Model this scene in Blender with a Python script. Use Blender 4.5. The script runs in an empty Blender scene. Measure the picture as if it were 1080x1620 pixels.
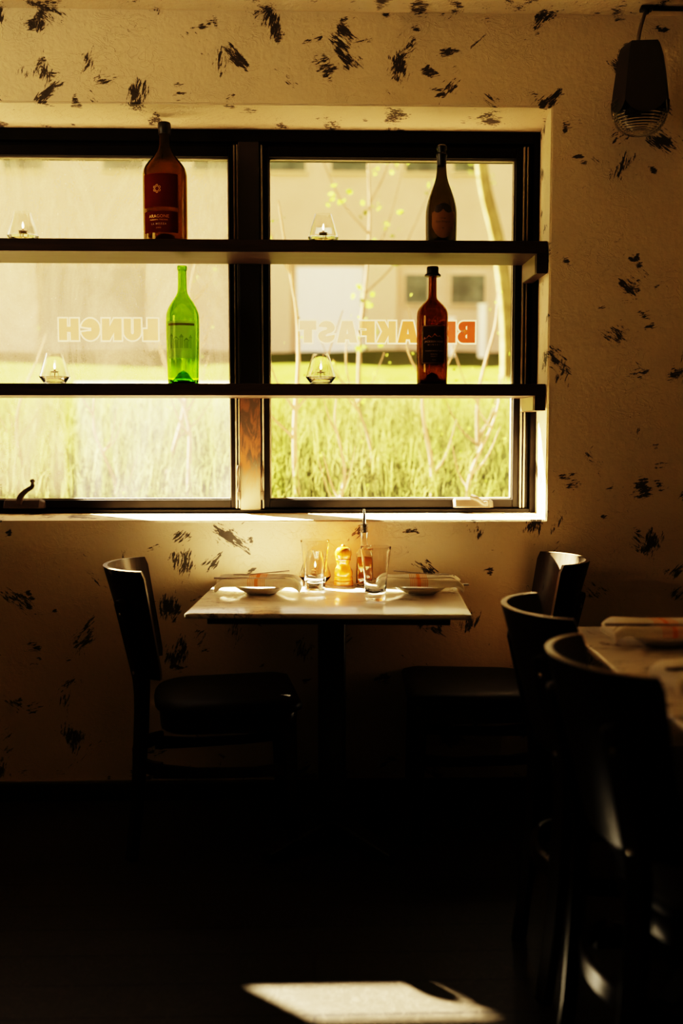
import bpy, bmesh, math, random
from mathutils import Vector, Matrix
random.seed(11)
PI = math.pi
C = bpy.context.scene.collection
sc = bpy.context.scene
R = math.radians

# ------------------------------------------------------------------ helpers
def link(name, me, mat=None, parent=None, loc=None, rz=0.0):
    o = bpy.data.objects.new(name, me)
    C.objects.link(o)
    if mat is not None:
        for m in (mat if isinstance(mat, (list, tuple)) else [mat]):
            me.materials.append(m)
    if parent is not None:
        o.parent = parent
    if loc is not None:
        o.location = loc
    o.rotation_euler[2] = rz
    return o

def obj(name, bm, mat, parent=None, smooth=False, loc=None, rz=0.0, angle=40):
    bmesh.ops.recalc_face_normals(bm, faces=bm.faces[:])
    if smooth:
        for f in bm.faces:
            f.smooth = True
        for e in bm.edges:
            if len(e.link_faces) == 2 and e.calc_face_angle(0) > R(angle):
                e.smooth = False
    me = bpy.data.meshes.new(name)
    bm.to_mesh(me)
    bm.free()
    return link(name, me, mat, parent, loc, rz)

def tag(o, label=None, cat=None, group=None, kind=None):
    if label: o['label'] = label
    if cat: o['category'] = cat
    if group: o['group'] = group
    if kind: o['kind'] = kind
    return o

def thing(name, label, cat, loc=(0, 0, 0), rz=0.0, group=None, kind=None):
    o = bpy.data.objects.new(name, None)
    C.objects.link(o)
    o.location = loc
    o.rotation_euler = (0, 0, rz)
    o.empty_display_size = 0.05
    return tag(o, label, cat, group, kind)

def dup(root, loc, rz, label, group=None):
    def cp(o, parent):
        c = o.copy()
        C.objects.link(c)
        c.parent = parent
        for ch in list(o.children):
            cp(ch, c)
        return c
    r = cp(root, None)
    r.location = loc
    r.rotation_euler = (0, 0, rz)
    r['label'] = label
    if group: r['group'] = group
    return r

def box(bm, x0, x1, y0, y1, z0, z1, bev=0.0, seg=2):
    vs = [bm.verts.new((x, y, z)) for x in (x0, x1) for y in (y0, y1) for z in (z0, z1)]
    q = [(0, 1, 3, 2), (4, 6, 7, 5), (0, 4, 5, 1), (2, 3, 7, 6), (0, 2, 6, 4), (1, 5, 7, 3)]
    fs = [bm.faces.new([vs[i] for i in f]) for f in q]
    if bev > 0:
        es = list({e for f in fs for e in f.edges})
        bmesh.ops.bevel(bm, geom=es, offset=bev, segments=seg, affect='EDGES', profile=0.5)
    return bm

def newbox(*a, **k):
    return box(bmesh.new(), *a, **k)

def loft(bm, rings, closed_ring=True, cap=True):
    """rings: list of lists of points; quads between them"""
    R_ = [[bm.verts.new(p) for p in r] for r in rings]
    n = len(R_[0])
    for a, b in zip(R_[:-1], R_[1:]):
        for i in range(n if closed_ring else n - 1):
            j = (i + 1) % n
            bm.faces.new((a[i], a[j], b[j], b[i]))
    if cap and closed_ring:
        bm.faces.new(R_[0][::-1])
        bm.faces.new(R_[-1])
    return bm

def lathe(bm, prof, n=48, cx=0.0, cy=0.0, cap0=False, cap1=False, shape=None):
    """prof: (r,z); r==0 makes a pole. shape(phi, i) -> radius factor"""
    rows = []
    for i, (r, z) in enumerate(prof):
        if r <= 1e-7:
            rows.append([bm.verts.new((cx, cy, z))])
        else:
            row = []
            for k in range(n):
                a = 2 * PI * k / n
                f = shape(a, z) if shape else 1.0
                row.append(bm.verts.new((cx + r * f * math.cos(a), cy + r * f * math.sin(a), z)))
            rows.append(row)
    for a, b in zip(rows[:-1], rows[1:]):
        if len(a) == 1 and len(b) == 1:
            continue
        for k in range(n):
            j = (k + 1) % n
            if len(a) == 1:
                bm.faces.new((a[0], b[j], b[k]))
            elif len(b) == 1:
                bm.faces.new((a[k], a[j], b[0]))
            else:
                bm.faces.new((a[k], a[j], b[j], b[k]))
    if cap0 and len(rows[0]) > 1: bm.faces.new(rows[0][::-1])
    if cap1 and len(rows[-1]) > 1: bm.faces.new(rows[-1])
    return bm

def smooth_path(pts, n):
    """Catmull-Rom through pts (tuples of any dimension)"""
    out = []
    P = [tuple(2 * a - b for a, b in zip(pts[0], pts[1]))] + list(pts) + [tuple(2 * a - b for a, b in zip(pts[-1], pts[-2]))]
    for i in range(1, len(P) - 2):
        for k in range(n):
            t = k / n
            out.append(tuple(0.5 * (2 * p1 + (p2 - p0) * t + (2 * p0 - 5 * p1 + 4 * p2 - p3) * t * t + (3 * p1 - p0 - 3 * p2 + p3) * t ** 3)
                             for p0, p1, p2, p3 in zip(P[i - 1], P[i], P[i + 1], P[i + 2])))
    out.append(tuple(pts[-1]))
    return out

def tube(bm, pts, rad, n=10, cap=True):
    pts = [Vector(p) for p in pts]
    rads = rad if isinstance(rad, (list, tuple)) else [rad] * len(pts)
    rings = []
    ref = Vector((0.13, 0.97, 0.21))
    for i, p in enumerate(pts):
        t = (pts[min(i + 1, len(pts) - 1)] - pts[max(i - 1, 0)]).normalized()
        u = (ref - ref.dot(t) * t)
        if u.length < 1e-3:
            u = Vector((1, 0, 0)) - t.x * t
        u.normalize()
        v = t.cross(u)
        rings.append([p + rads[i] * (math.cos(2 * PI * k / n) * u + math.sin(2 * PI * k / n) * v) for k in range(n)])
    return loft(bm, rings, True, cap)

def bar(bm, pts, w, h, side, bev=0.0):
    """rectangular section swept along pts. side: unit vector for the width direction; h is across it. w,h scalars or lists"""
    pts = [Vector(p) for p in pts]
    W = w if isinstance(w, (list, tuple)) else [w] * len(pts)
    H = h if isinstance(h, (list, tuple)) else [h] * len(pts)
    rings = []
    for i, p in enumerate(pts):
        t = (pts[min(i + 1, len(pts) - 1)] - pts[max(i - 1, 0)]).normalized()
        s = side[i] if isinstance(side, list) else side
        s = Vector(s)
        s = (s - s.dot(t) * t).normalized()
        q = t.cross(s)
        a, b = W[i] / 2, H[i] / 2
        c = min(a, b) * 0.3
        r = [(-a + c, -b), (a - c, -b), (a, -b + c), (a, b - c), (a - c, b), (-a + c, b), (-a, b - c), (-a, -b + c)]
        rings.append([p + x * s + y * q for x, y in r])
    return loft(bm, rings, True, True)

def text_bm(body, size, xs=1.0, offset=0.0, spacing=1.0):
    cu = bpy.data.curves.new('lettering_curve', 'FONT')
    cu.body = body
    cu.size = size
    cu.align_x = 'CENTER'
    cu.offset = offset
    cu.space_character = spacing
    cu.resolution_u = 3
    o = bpy.data.objects.new('lettering_curve', cu)
    C.objects.link(o)
    dg = bpy.context.evaluated_depsgraph_get()
    me = bpy.data.meshes.new_from_object(o.evaluated_get(dg))
    bm = bmesh.new()
    bm.from_mesh(me)
    bpy.data.meshes.remove(me)
    bpy.data.objects.remove(o)
    bpy.data.curves.remove(cu)
    for v in bm.verts:
        v.co.x *= xs
    bmesh.ops.triangulate(bm, faces=bm.faces[:])
    long_edges = [e for e in bm.edges if e.calc_length() > size * 0.5]
    if long_edges:
        bmesh.ops.subdivide_edges(bm, edges=long_edges, cuts=2)
    return bm

def wrap(bm, r, z, a=0.0):
    """bend a flat xy bmesh onto a cylinder of radius r facing -y, centred on angle a and height z"""
    for v in bm.verts:
        ph = a + v.co.x / r
        zz = z + v.co.y
        v.co = (r * math.sin(ph), -r * math.cos(ph), zz)
    return bm

def merge(dst, src):
    m = {v: dst.verts.new(v.co) for v in src.verts}
    for f in src.faces:
        try:
            dst.faces.new([m[v] for v in f.verts])
        except ValueError:
            pass
    src.free()
    return dst

# ------------------------------------------------------------------ materials
def nodes(name):
    m = bpy.data.materials.new(name)
    m.use_nodes = True
    nt = m.node_tree
    nt.nodes.clear()
    out = nt.nodes.new('ShaderNodeOutputMaterial')
    return m, nt, out

def N(nt, t, **kw):
    n = nt.nodes.new('ShaderNode' + t)
    for k, v in kw.items():
        if k in n.inputs.keys():
            n.inputs[k].default_value = v
        else:
            setattr(n, k, v)
    return n

def L(nt, a, b):
    nt.links.new(a, b)

def math_n(nt, op, a, b=None, c=None, clamp=False):
    n = nt.nodes.new('ShaderNodeMath')
    n.operation = op
    n.use_clamp = clamp
    for i, v in enumerate((a, b, c)):
        if v is None: continue
        if isinstance(v, (int, float)): n.inputs[i].default_value = v
        else: L(nt, v, n.inputs[i])
    return n.outputs[0]

def smoothstep(nt, val, lo, hi, a=0.0, b=1.0):
    n = nt.nodes.new('ShaderNodeMapRange')
    n.interpolation_type = 'SMOOTHSTEP'
    L(nt, val, n.inputs['Value'])
    for k, v in (('From Min', lo), ('From Max', hi), ('To Min', a), ('To Max', b)):
        if isinstance(v, (int, float)): n.inputs[k].default_value = v
        else: L(nt, v, n.inputs[k])
    return n.outputs[0]

def mixc(nt, f, a, b):
    n = nt.nodes.new('ShaderNodeMix')
    n.data_type = 'RGBA'
    if isinstance(f, (int, float)): n.inputs[0].default_value = f
    else: L(nt, f, n.inputs[0])
    for i, v in ((6, a), (7, b)):
        if isinstance(v, tuple): n.inputs[i].default_value = (*v, 1) if len(v) == 3 else v
        else: L(nt, v, n.inputs[i])
    return n.outputs[2]

def coords(nt, rot=(0, 0, 0), scale=(1, 1, 1), loc=(0, 0, 0)):
    tc = nt.nodes.new('ShaderNodeTexCoord')
    mp = nt.nodes.new('ShaderNodeMapping')
    mp.inputs['Rotation'].default_value = rot
    mp.inputs['Scale'].default_value = scale
    mp.inputs['Location'].default_value = loc
    L(nt, tc.outputs['Object'], mp.inputs['Vector'])
    return mp.outputs[0]

def coords2(nt, ang, scale, loc=(0, 0, 0)):
    """rotate about y first, stretch afterwards"""
    mp = nt.nodes.new('ShaderNodeMapping')
    mp.inputs['Scale'].default_value = scale
    mp.inputs['Location'].default_value = loc
    L(nt, coords(nt, rot=(0, ang, 0)), mp.inputs['Vector'])
    return mp.outputs[0]

def noise(nt, vec, scale, detail=4, rough=0.55, dist=0.0):
    n = N(nt, 'TexNoise')
    n.inputs['Scale'].default_value = scale
    n.inputs['Detail'].default_value = detail
    n.inputs['Roughness'].default_value = rough
    n.inputs['Distortion'].default_value = dist
    if vec is not None: L(nt, vec, n.inputs['Vector'])
    return n.outputs[0]

def simple(name, col, rough=0.5, metal=0.0, var=0.12, vscale=30, spec=0.5, bump=0.0, bscale=80, coat=0.0, stretch=(1, 1, 1), sheen=0.0):
    m, nt, out = nodes(name)
    p = N(nt, 'BsdfPrincipled')
    v = coords(nt, scale=stretch)
    nz = noise(nt, v, vscale, 5, 0.6)
    dark = tuple(c * (1 - var) for c in col)
    lite = tuple(min(1, c * (1 + var)) for c in col)
    L(nt, mixc(nt, smoothstep(nt, nz, 0.3, 0.7), dark, lite), p.inputs['Base Color'])
    L(nt, math_n(nt, 'MULTIPLY_ADD', nz, 0.12, rough - 0.06, clamp=True), p.inputs['Roughness'])
    p.inputs['Metallic'].default_value = metal
    p.inputs['Specular IOR Level'].default_value = spec
    p.inputs['Coat Weight'].default_value = coat
    p.inputs['Sheen Weight'].default_value = sheen
    if bump > 0:
        b = N(nt, 'Bump')
        b.inputs['Strength'].default_value = bump
        b.inputs['Distance'].default_value = 0.002
        L(nt, noise(nt, v, bscale, 5, 0.6), b.inputs['Height'])
        L(nt, b.outputs[0], p.inputs['Normal'])
    L(nt, p.outputs[0], out.inputs[0])
    return m

def plaster(name, col=(0.66, 0.56, 0.40), amount=1.0):
    m, nt, out = nodes(name)
    p = N(nt, 'BsdfPrincipled')
    total = None
    base = coords(nt)
    warp = N(nt, 'TexNoise')
    warp.inputs['Scale'].default_value = 9.0
    warp.inputs['Detail'].default_value = 3
    L(nt, base, warp.inputs['Vector'])
    for i, (ang, st, vs, prob, ns, off) in enumerate([(0.75, 0.60, 7.4, 0.90, 110, 0.0), (-0.65, 0.56, 7.0, 0.90, 120, 3.3), (1.35, 0.70, 8.2, 0.85, 130, 7.7), (0.2, 0.70, 13.0, 0.80, 150, 12.1)]):
        v = coords2(nt, ang, (st, 0.35, 1), (off, off * 0.31, off * 0.7))
        add = nt.nodes.new('ShaderNodeVectorMath'); add.operation = 'MULTIPLY_ADD'
        L(nt, warp.outputs['Color'], add.inputs[0])
        add.inputs[1].default_value = (0.12, 0.05, 0.12)
        L(nt, v, add.inputs[2])
        vo = N(nt, 'TexVoronoi')
        vo.inputs['Scale'].default_value = vs
        L(nt, add.outputs[0], vo.inputs['Vector'])
        sep = N(nt, 'SeparateColor')
        L(nt, vo.outputs['Color'], sep.inputs[0])
        on = smoothstep(nt, sep.outputs[0], 1 - prob, 1 - prob + 0.42)
        size = math_n(nt, 'MULTIPLY_ADD', sep.outputs[1], 0.30, 0.32)
        mm = smoothstep(nt, vo.outputs['Distance'], 0.0, size, 1.0, 0.0)
        mm = math_n(nt, 'MULTIPLY', mm, on)
        vf = coords2(nt, ang, (0.22, 0.8, 1.0), (off, 0, off))
        f = math_n(nt, 'MULTIPLY_ADD', noise(nt, vf, ns, 5, 0.75, 0.3), 0.72, math_n(nt, 'MULTIPLY', noise(nt, vf, ns * 0.3, 3, 0.6), 0.28))
        th = math_n(nt, 'MULTIPLY_ADD', mm, -0.285 * amount, 0.675)
        d = smoothstep(nt, f, th, math_n(nt, 'ADD', th, 0.045))
        total = d if total is None else math_n(nt, 'MAXIMUM', total, d)
    big = noise(nt, base, 1.7, 3, 0.5)
    cA = tuple(c * 0.90 for c in col); cB = tuple(min(1, c * 1.07) for c in col)
    cc = mixc(nt, big, cA, cB)
    speck = math_n(nt, 'MULTIPLY', smoothstep(nt, noise(nt, base, 75, 4, 0.7, 0.5), 0.63, 0.70), smoothstep(nt, noise(nt, base, 7, 3, 0.6), 0.50, 0.66))
    total = math_n(nt, 'MAXIMUM', total, math_n(nt, 'MULTIPLY', speck, 0.75))
    smudge = smoothstep(nt, noise(nt, base, 5.5, 6, 0.7), 0.60, 0.82, 0.0, 0.35)
    cc = mixc(nt, smudge, cc, (0.20, 0.16, 0.10))
    cc = mixc(nt, math_n(nt, 'MULTIPLY', total, 0.94), cc, (0.022, 0.018, 0.016))
    L(nt, cc, p.inputs['Base Color'])
    p.inputs['Roughness'].default_value = 0.62
    p.inputs['Specular IOR Level'].default_value = 0.35
    # trowel ridges
    r1 = noise(nt, coords(nt, rot=(0, 0.5, 0), scale=(1, 1, 1.7)), 11, 4, 0.6, 1.6)
    ridge = math_n(nt, 'ABSOLUTE', math_n(nt, 'SUBTRACT', r1, 0.5))
    ridge = smoothstep(nt, ridge, 0.0, 0.035, 1.0, 0.0)
    pres = smoothstep(nt, noise(nt, base, 4.0, 2), 0.42, 0.6)
    ridge = math_n(nt, 'MULTIPLY', ridge, pres)
    h = math_n(nt, 'MULTIPLY_ADD', ridge, 0.38, noise(nt, base, 55, 5, 0.6))
    h = math_n(nt, 'MULTIPLY_ADD', noise(nt, base, 9, 3), 1.2, h)
    b = N(nt, 'Bump')
    b.inputs['Strength'].default_value = 0.55
    b.inputs['Distance'].default_value = 0.004
    L(nt, h, b.inputs['Height'])
    L(nt, b.outputs[0], p.inputs['Normal'])
    L(nt, p.outputs[0], out.inputs[0])
    return m

def wood(name, c1, c2, rough=0.4, scale=6.0, axis='x', coat=0.0, bump=0.15, spec=0.5):
    m, nt, out = nodes(name)
    p = N(nt, 'BsdfPrincipled')
    sc_ = {'x': (0.12, 1.6, 1.6), 'z': (1.6, 1.6, 0.14)}[axis]
    v = coords(nt, scale=sc_)
    g = noise(nt, v, scale * 6, 6, 0.62, 1.2)
    L(nt, mixc(nt, smoothstep(nt, g, 0.3, 0.72), c1, c2), p.inputs['Base Color'])
    L(nt, math_n(nt, 'MULTIPLY_ADD', g, 0.2, rough - 0.1, clamp=True), p.inputs['Roughness'])
    p.inputs['Coat Weight'].default_value = coat
    p.inputs['Specular IOR Level'].default_value = spec
    b = N(nt, 'Bump'); b.inputs['Strength'].default_value = bump; b.inputs['Distance'].default_value = 0.001
    L(nt, g, b.inputs['Height']); L(nt, b.outputs[0], p.inputs['Normal'])
    L(nt, p.outputs[0], out.inputs[0])
    return m

def marble(name):
    m, nt, out = nodes(name)
    p = N(nt, 'BsdfPrincipled')
    v = coords(nt, rot=(0, 0, 0.45), scale=(1, 2.6, 1))
    n1 = noise(nt, v, 3.2, 7, 0.62, 1.5)
    vein = smoothstep(nt, math_n(nt, 'ABSOLUTE', math_n(nt, 'SUBTRACT', n1, 0.5)), 0.0, 0.028, 1.0, 0.0)
    n2 = noise(nt, v, 9, 5, 0.6, 1.0)
    vein2 = smoothstep(nt, math_n(nt, 'ABSOLUTE', math_n(nt, 'SUBTRACT', n2, 0.47)), 0.0, 0.022, 0.45, 0.0)
    pres = smoothstep(nt, noise(nt, v, 2.4, 2), 0.42, 0.62)
    vv = math_n(nt, 'MAXIMUM', math_n(nt, 'MULTIPLY', vein, pres), math_n(nt, 'MULTIPLY', vein2, pres))
    cloud = smoothstep(nt, noise(nt, v, 2.0, 4), 0.35, 0.75, 0.0, 0.35)
    c = mixc(nt, cloud, (0.82, 0.77, 0.69), (0.50, 0.45, 0.37))
    c = mixc(nt, vv, c, (0.13, 0.11, 0.09))
    L(nt, c, p.inputs['Base Color'])
    p.inputs['Roughness'].default_value = 0.13
    L(nt, p.outputs[0], out.inputs[0])
    return m

def glass(name, col=(1, 1, 1), rough=0.0, ior=1.48):
    m, nt, out = nodes(name)
    g = N(nt, 'BsdfGlass')
    g.inputs['IOR'].default_value = ior
    g.inputs['Roughness'].default_value = rough
    nz = noise(nt, coords(nt), 14, 2)
    L(nt, mixc(nt, nz, tuple(c * 0.97 for c in col), tuple(min(1, c * 1.02) for c in col)), g.inputs['Color'])
    L(nt, g.outputs[0], out.inputs[0])
    return m

def pane_mat(name, haze, haze_hi, seed, top=1.0):
    """thin window glass: clear transmission, a weak mirror and a film of dust that scatters, haze raised where the overhang shades it"""
    m, nt, out = nodes(name)
    tr = N(nt, 'BsdfTransparent')
    tr.inputs['Color'].default_value = (0.97, 0.97, 0.94, 1)
    gl = N(nt, 'BsdfGlossy'); gl.inputs['Roughness'].default_value = 0.02
    fr = N(nt, 'Fresnel'); fr.inputs['IOR'].default_value = 1.35
    mx = N(nt, 'MixShader')
    L(nt, math_n(nt, 'MULTIPLY', fr.outputs[0], 0.8), mx.inputs[0]); L(nt, tr.outputs[0], mx.inputs[1]); L(nt, gl.outputs[0], mx.inputs[2])
    dust = N(nt, 'BsdfTranslucent'); dust.inputs['Color'].default_value = (0.97, 0.86, 0.83, 1)
    v = coords(nt, loc=(seed, seed, 0))
    smear = noise(nt, coords(nt, rot=(0, 0.7, 0), scale=(1, 1, 0.35), loc=(seed, 0, 0)), 5, 6, 0.65, 1.4)
    fine = noise(nt, v, 160, 3, 0.6)
    vo = N(nt, 'TexVoronoi'); vo.inputs['Scale'].default_value = 70; L(nt, v, vo.inputs['Vector'])
    sep = N(nt, 'SeparateColor'); L(nt, vo.outputs['Color'], sep.inputs[0])
    spot = math_n(nt, 'MULTIPLY', smoothstep(nt, vo.outputs['Distance'], 0.05, 0.16, 1.0, 0.0), smoothstep(nt, sep.outputs[0], 0.80, 0.95))
    f = smoothstep(nt, smear, 0.3, 0.75, haze, haze_hi)
    f = math_n(nt, 'MULTIPLY', f, math_n(nt, 'MULTIPLY_ADD', fine, 0.5, 0.75))
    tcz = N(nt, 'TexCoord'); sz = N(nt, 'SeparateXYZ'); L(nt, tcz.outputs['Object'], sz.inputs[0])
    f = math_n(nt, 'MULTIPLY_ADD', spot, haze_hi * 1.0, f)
    shade_x = smoothstep(nt, sz.outputs[0], -0.905, -0.865, 0.85, 0.0)  # extra haze painted in where the overhang shades the glass, matching the sunlit part
    shade_z = smoothstep(nt, sz.outputs[2], 1.37, 1.41)
    g = math_n(nt, 'MAXIMUM', shade_z, shade_x)
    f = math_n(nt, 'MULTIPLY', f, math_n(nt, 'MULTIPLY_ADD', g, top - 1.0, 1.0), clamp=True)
    mx2 = N(nt, 'MixShader')
    L(nt, f, mx2.inputs[0]); L(nt, mx.outputs[0], mx2.inputs[1]); L(nt, dust.outputs[0], mx2.inputs[2])
    L(nt, mx2.outputs[0], out.inputs[0])
    return m

def film(name, col, opac, trans=0.6):
    """vinyl film / paper: part diffuse, part translucent, part see-through"""
    m, nt, out = nodes(name)
    d = N(nt, 'BsdfDiffuse'); t = N(nt, 'BsdfTranslucent'); tr = N(nt, 'BsdfTransparent')
    nz = noise(nt, coords(nt), 40, 4)
    c = mixc(nt, nz, tuple(x * 0.9 for x in col), tuple(min(1, x * 1.08) for x in col))
    L(nt, c, d.inputs[0]); L(nt, c, t.inputs[0])
    a = N(nt, 'MixShader'); a.inputs[0].default_value = trans
    L(nt, d.outputs[0], a.inputs[1]); L(nt, t.outputs[0], a.inputs[2])
    b = N(nt, 'MixShader'); b.inputs[0].default_value = opac
    L(nt, tr.outputs[0], b.inputs[1]); L(nt, a.outputs[0], b.inputs[2])
    L(nt, b.outputs[0], out.inputs[0])
    return m

def leafy(name, cA, cB, trans=0.5, scale=3.0):
    m, nt, out = nodes(name)
    d = N(nt, 'BsdfDiffuse'); t = N(nt, 'BsdfTranslucent')
    nz = noise(nt, coords(nt), scale, 5, 0.65)
    c = mixc(nt, smoothstep(nt, nz, 0.35, 0.68), cA, cB)
    L(nt, c, d.inputs[0]); L(nt, c, t.inputs[0])
    a = N(nt, 'MixShader'); a.inputs[0].default_value = trans
    L(nt, d.outputs[0], a.inputs[1]); L(nt, t.outputs[0], a.inputs[2])
    L(nt, a.outputs[0], out.inputs[0])
    return m

def linen(name):
    m, nt, out = nodes(name)
    tc = N(nt, 'TexCoord')
    sep = N(nt, 'SeparateXYZ'); L(nt, tc.outputs['Object'], sep.inputs[0])
    x = sep.outputs[0]
    ax = math_n(nt, 'ABSOLUTE', math_n(nt, 'SUBTRACT', x, -0.002))
    broad = smoothstep(nt, ax, 0.0055, 0.0062, 1.0, 0.0)
    fr = math_n(nt, 'FRACT', math_n(nt, 'MULTIPLY', ax, 1 / 0.0052))
    thin = math_n(nt, 'MULTIPLY', math_n(nt, 'GREATER_THAN', fr, 0.5), math_n(nt, 'MULTIPLY', math_n(nt, 'LESS_THAN', ax, 0.026), math_n(nt, 'GREATER_THAN', ax, 0.008)))
    s = math_n(nt, 'MAXIMUM', broad, math_n(nt, 'MULTIPLY', thin, 0.75))
    nz = noise(nt, coords(nt), 300, 3)
    c = mixc(nt, nz, (0.82, 0.77, 0.68), (0.90, 0.86, 0.77))
    c = mixc(nt, s, c, (0.85, 0.43, 0.12))
    d = N(nt, 'BsdfDiffuse'); t = N(nt, 'BsdfTranslucent')
    L(nt, c, d.inputs[0]); L(nt, c, t.inputs[0])
    b = N(nt, 'Bump'); b.inputs['Strength'].default_value = 0.3; b.inputs['Distance'].default_value = 0.001
    L(nt, noise(nt, coords(nt), 60, 4), b.inputs['Height']); L(nt, b.outputs[0], d.inputs['Normal'])
    a = N(nt, 'MixShader'); a.inputs[0].default_value = 0.38
    L(nt, d.outputs[0], a.inputs[1]); L(nt, t.outputs[0], a.inputs[2])
    L(nt, a.outputs[0], out.inputs[0])
    return m

def rusty(name):
    """dark worn mullion: brown-black above, rusty then bare grey near the foot"""
    m, nt, out = nodes(name)
    p = N(nt, 'BsdfPrincipled')
    tc = N(nt, 'TexCoord'); sep = N(nt, 'SeparateXYZ'); L(nt, tc.outputs['Object'], sep.inputs[0])
    z = sep.outputs[2]
    n1 = noise(nt, coords(nt, scale=(1.5, 1, 0.5)), 22, 6, 0.65, 0.8)
    zz = math_n(nt, 'MULTIPLY_ADD', n1, 0.22, z)
    rust = math_n(nt, 'MULTIPLY', smoothstep(nt, zz, 1.28, 1.62, 0.55, 0.0), smoothstep(nt, n1, 0.42, 0.62))
    c = mixc(nt, rust, (0.030, 0.020, 0.014), (0.26, 0.085, 0.025))
    bare = smoothstep(nt, zz, 1.12, 1.27, 0.9, 0.0)
    c = mixc(nt, bare, c, (0.21, 0.17, 0.12))
    L(nt, c, p.inputs['Base Color'])
    p.inputs['Roughness'].default_value = 0.55
    L(nt, p.outputs[0], out.inputs[0])
    return m

def floor_mat(name):
    m, nt, out = nodes(name)
    p = N(nt, 'BsdfPrincipled')
    br = N(nt, 'TexBrick')
    br.offset = 0.5
    br.inputs['Scale'].default_value = 1.0
    br.inputs['Brick Width'].default_value = 1.6
    br.inputs['Row Height'].default_value = 0.13
    br.inputs['Mortar Size'].default_value = 0.004
    br.inputs['Color1'].default_value = (0.014, 0.011, 0.008, 1)
    br.inputs['Color2'].default_value = (0.021, 0.017, 0.012, 1)
    br.inputs['Mortar'].default_value = (0.004, 0.003, 0.003, 1)
    L(nt, coords(nt), br.inputs['Vector'])
    s = noise(nt, coords(nt, rot=(0, 0, 0.5)), 10, 5, 0.7, 3.0)
    scr = smoothstep(nt, math_n(nt, 'ABSOLUTE', math_n(nt, 'SUBTRACT', s, 0.5)), 0.0, 0.012, 0.8, 0.0)
    c = mixc(nt, scr, br.outputs['Color'], (0.075, 0.06, 0.045))
    sp = smoothstep(nt, noise(nt, coords(nt), 90, 3, 0.7), 0.66, 0.76, 0.0, 0.7)
    c = mixc(nt, sp, c, (0.09, 0.075, 0.055))
    L(nt, c, p.inputs['Base Color'])
    p.inputs['Roughness'].default_value = 0.45
    p.inputs['Specular IOR Level'].default_value = 0.25
    L(nt, p.outputs[0], out.inputs[0])
    return m

M = {}
M['plaster'] = plaster('daubed_plaster')
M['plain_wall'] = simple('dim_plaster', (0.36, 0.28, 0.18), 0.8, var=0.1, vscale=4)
M['floor'] = floor_mat('black_floor')
M['baseboard'] = simple('black_baseboard', (0.012, 0.010, 0.009), 0.45)
M['frame'] = simple('black_window_frame', (0.007, 0.005, 0.004), 0.45, var=0.25, vscale=14, spec=0.12)
M['frame_edge'] = simple('grey_glazing_bead', (0.30, 0.26, 0.20), 0.45)
M['rusty'] = rusty('worn_mullion')
M['shelf'] = wood('dark_stained_shelf', (0.020, 0.011, 0.007), (0.042, 0.023, 0.013), 0.45, 5, 'x', spec=0.25)
M['lit_cleat'] = wood('lit_cleat_wood', (0.09, 0.07, 0.04), (0.16, 0.12, 0.07), 0.4, 5, 'x')
M['marble'] = marble('veined_marble')
M['chair'] = wood('black_lacquered_plywood', (0.011, 0.0075, 0.005), (0.021, 0.014, 0.009), 0.36, 4, 'z', coat=0.0, bump=0.03, spec=0.16)
M['chair_lit_face'] = wood('lit_dark_plywood_face', (0.035, 0.024, 0.015), (0.060, 0.042, 0.027), 0.30, 4, 'z', bump=0.03, spec=0.5)  # lighter inner face paints in the light it catches from wall and table
M['ply_edge'] = simple('lit_plywood_edge', (0.16, 0.115, 0.07), 0.4)  # edge tone carries the window highlight on the chair rims
M['vinyl'] = simple('black_vinyl', (0.008, 0.006, 0.005), 0.5, spec=0.25, bump=0.3, bscale=260)
M['black_metal'] = simple('black_cast_iron', (0.014, 0.012, 0.011), 0.4)
M['steel'] = simple('brushed_steel', (0.62, 0.57, 0.50), 0.28, metal=1.0)
M['dark_steel'] = simple('dull_steel', (0.30, 0.26, 0.22), 0.35, metal=1.0)
M['crank'] = simple('bronze_painted_metal', (0.060, 0.043, 0.032), 0.45, metal=0.0, spec=0.3)
M['china'] = simple('white_china', (0.72, 0.69, 0.63), 0.16, var=0.03)
M['linen'] = linen('striped_linen')
M['glass'] = glass('clear_glass', (0.99, 0.985, 0.97))
M['green'] = glass('green_bottle_glass', (0.63, 0.82, 0.22))
M['amber'] = glass('brown_bottle_glass', (0.52, 0.36, 0.15))
M['dark'] = glass('dark_bottle_glass', (0.54, 0.43, 0.20))
M['dark2'] = glass('dark_olive_bottle_glass', (0.42, 0.40, 0.28))
M['oil'] = glass('olive_oil', (0.90, 0.62, 0.12), ior=1.46)
M['wax_oil'] = glass('lamp_oil', (0.97, 0.95, 0.88), ior=1.42)
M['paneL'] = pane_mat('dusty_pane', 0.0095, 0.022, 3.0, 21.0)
M['paneR'] = pane_mat('clean_pane', 0.0006, 0.0022, 8.0, 18.0)
M['cork'] = simple('black_foil', (0.010, 0.008, 0.007), 0.4)
M['mill'] = wood('honey_wood', (0.50, 0.15, 0.010), (0.78, 0.28, 0.02), 0.22, 3, 'z', coat=0.6, bump=0.05)
M['brass'] = simple('brass', (0.75, 0.42, 0.13), 0.25, metal=1.0)
M['wick'] = simple('wick_holder', (0.40, 0.17, 0.05), 0.4)

def emit(name, col, s):
    m, nt, out = nodes(name)
    e = N(nt, 'Emission'); e.inputs[1].default_value = s
    nz = noise(nt, coords(nt), 60, 2)
    L(nt, mixc(nt, nz, col, tuple(min(1, c * 1.1) for c in col)), e.inputs[0])
    L(nt, e.outputs[0], out.inputs[0])
    return m
M['flame'] = emit('candle_flame', (1.0, 0.72, 0.38), 9.0)

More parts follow.
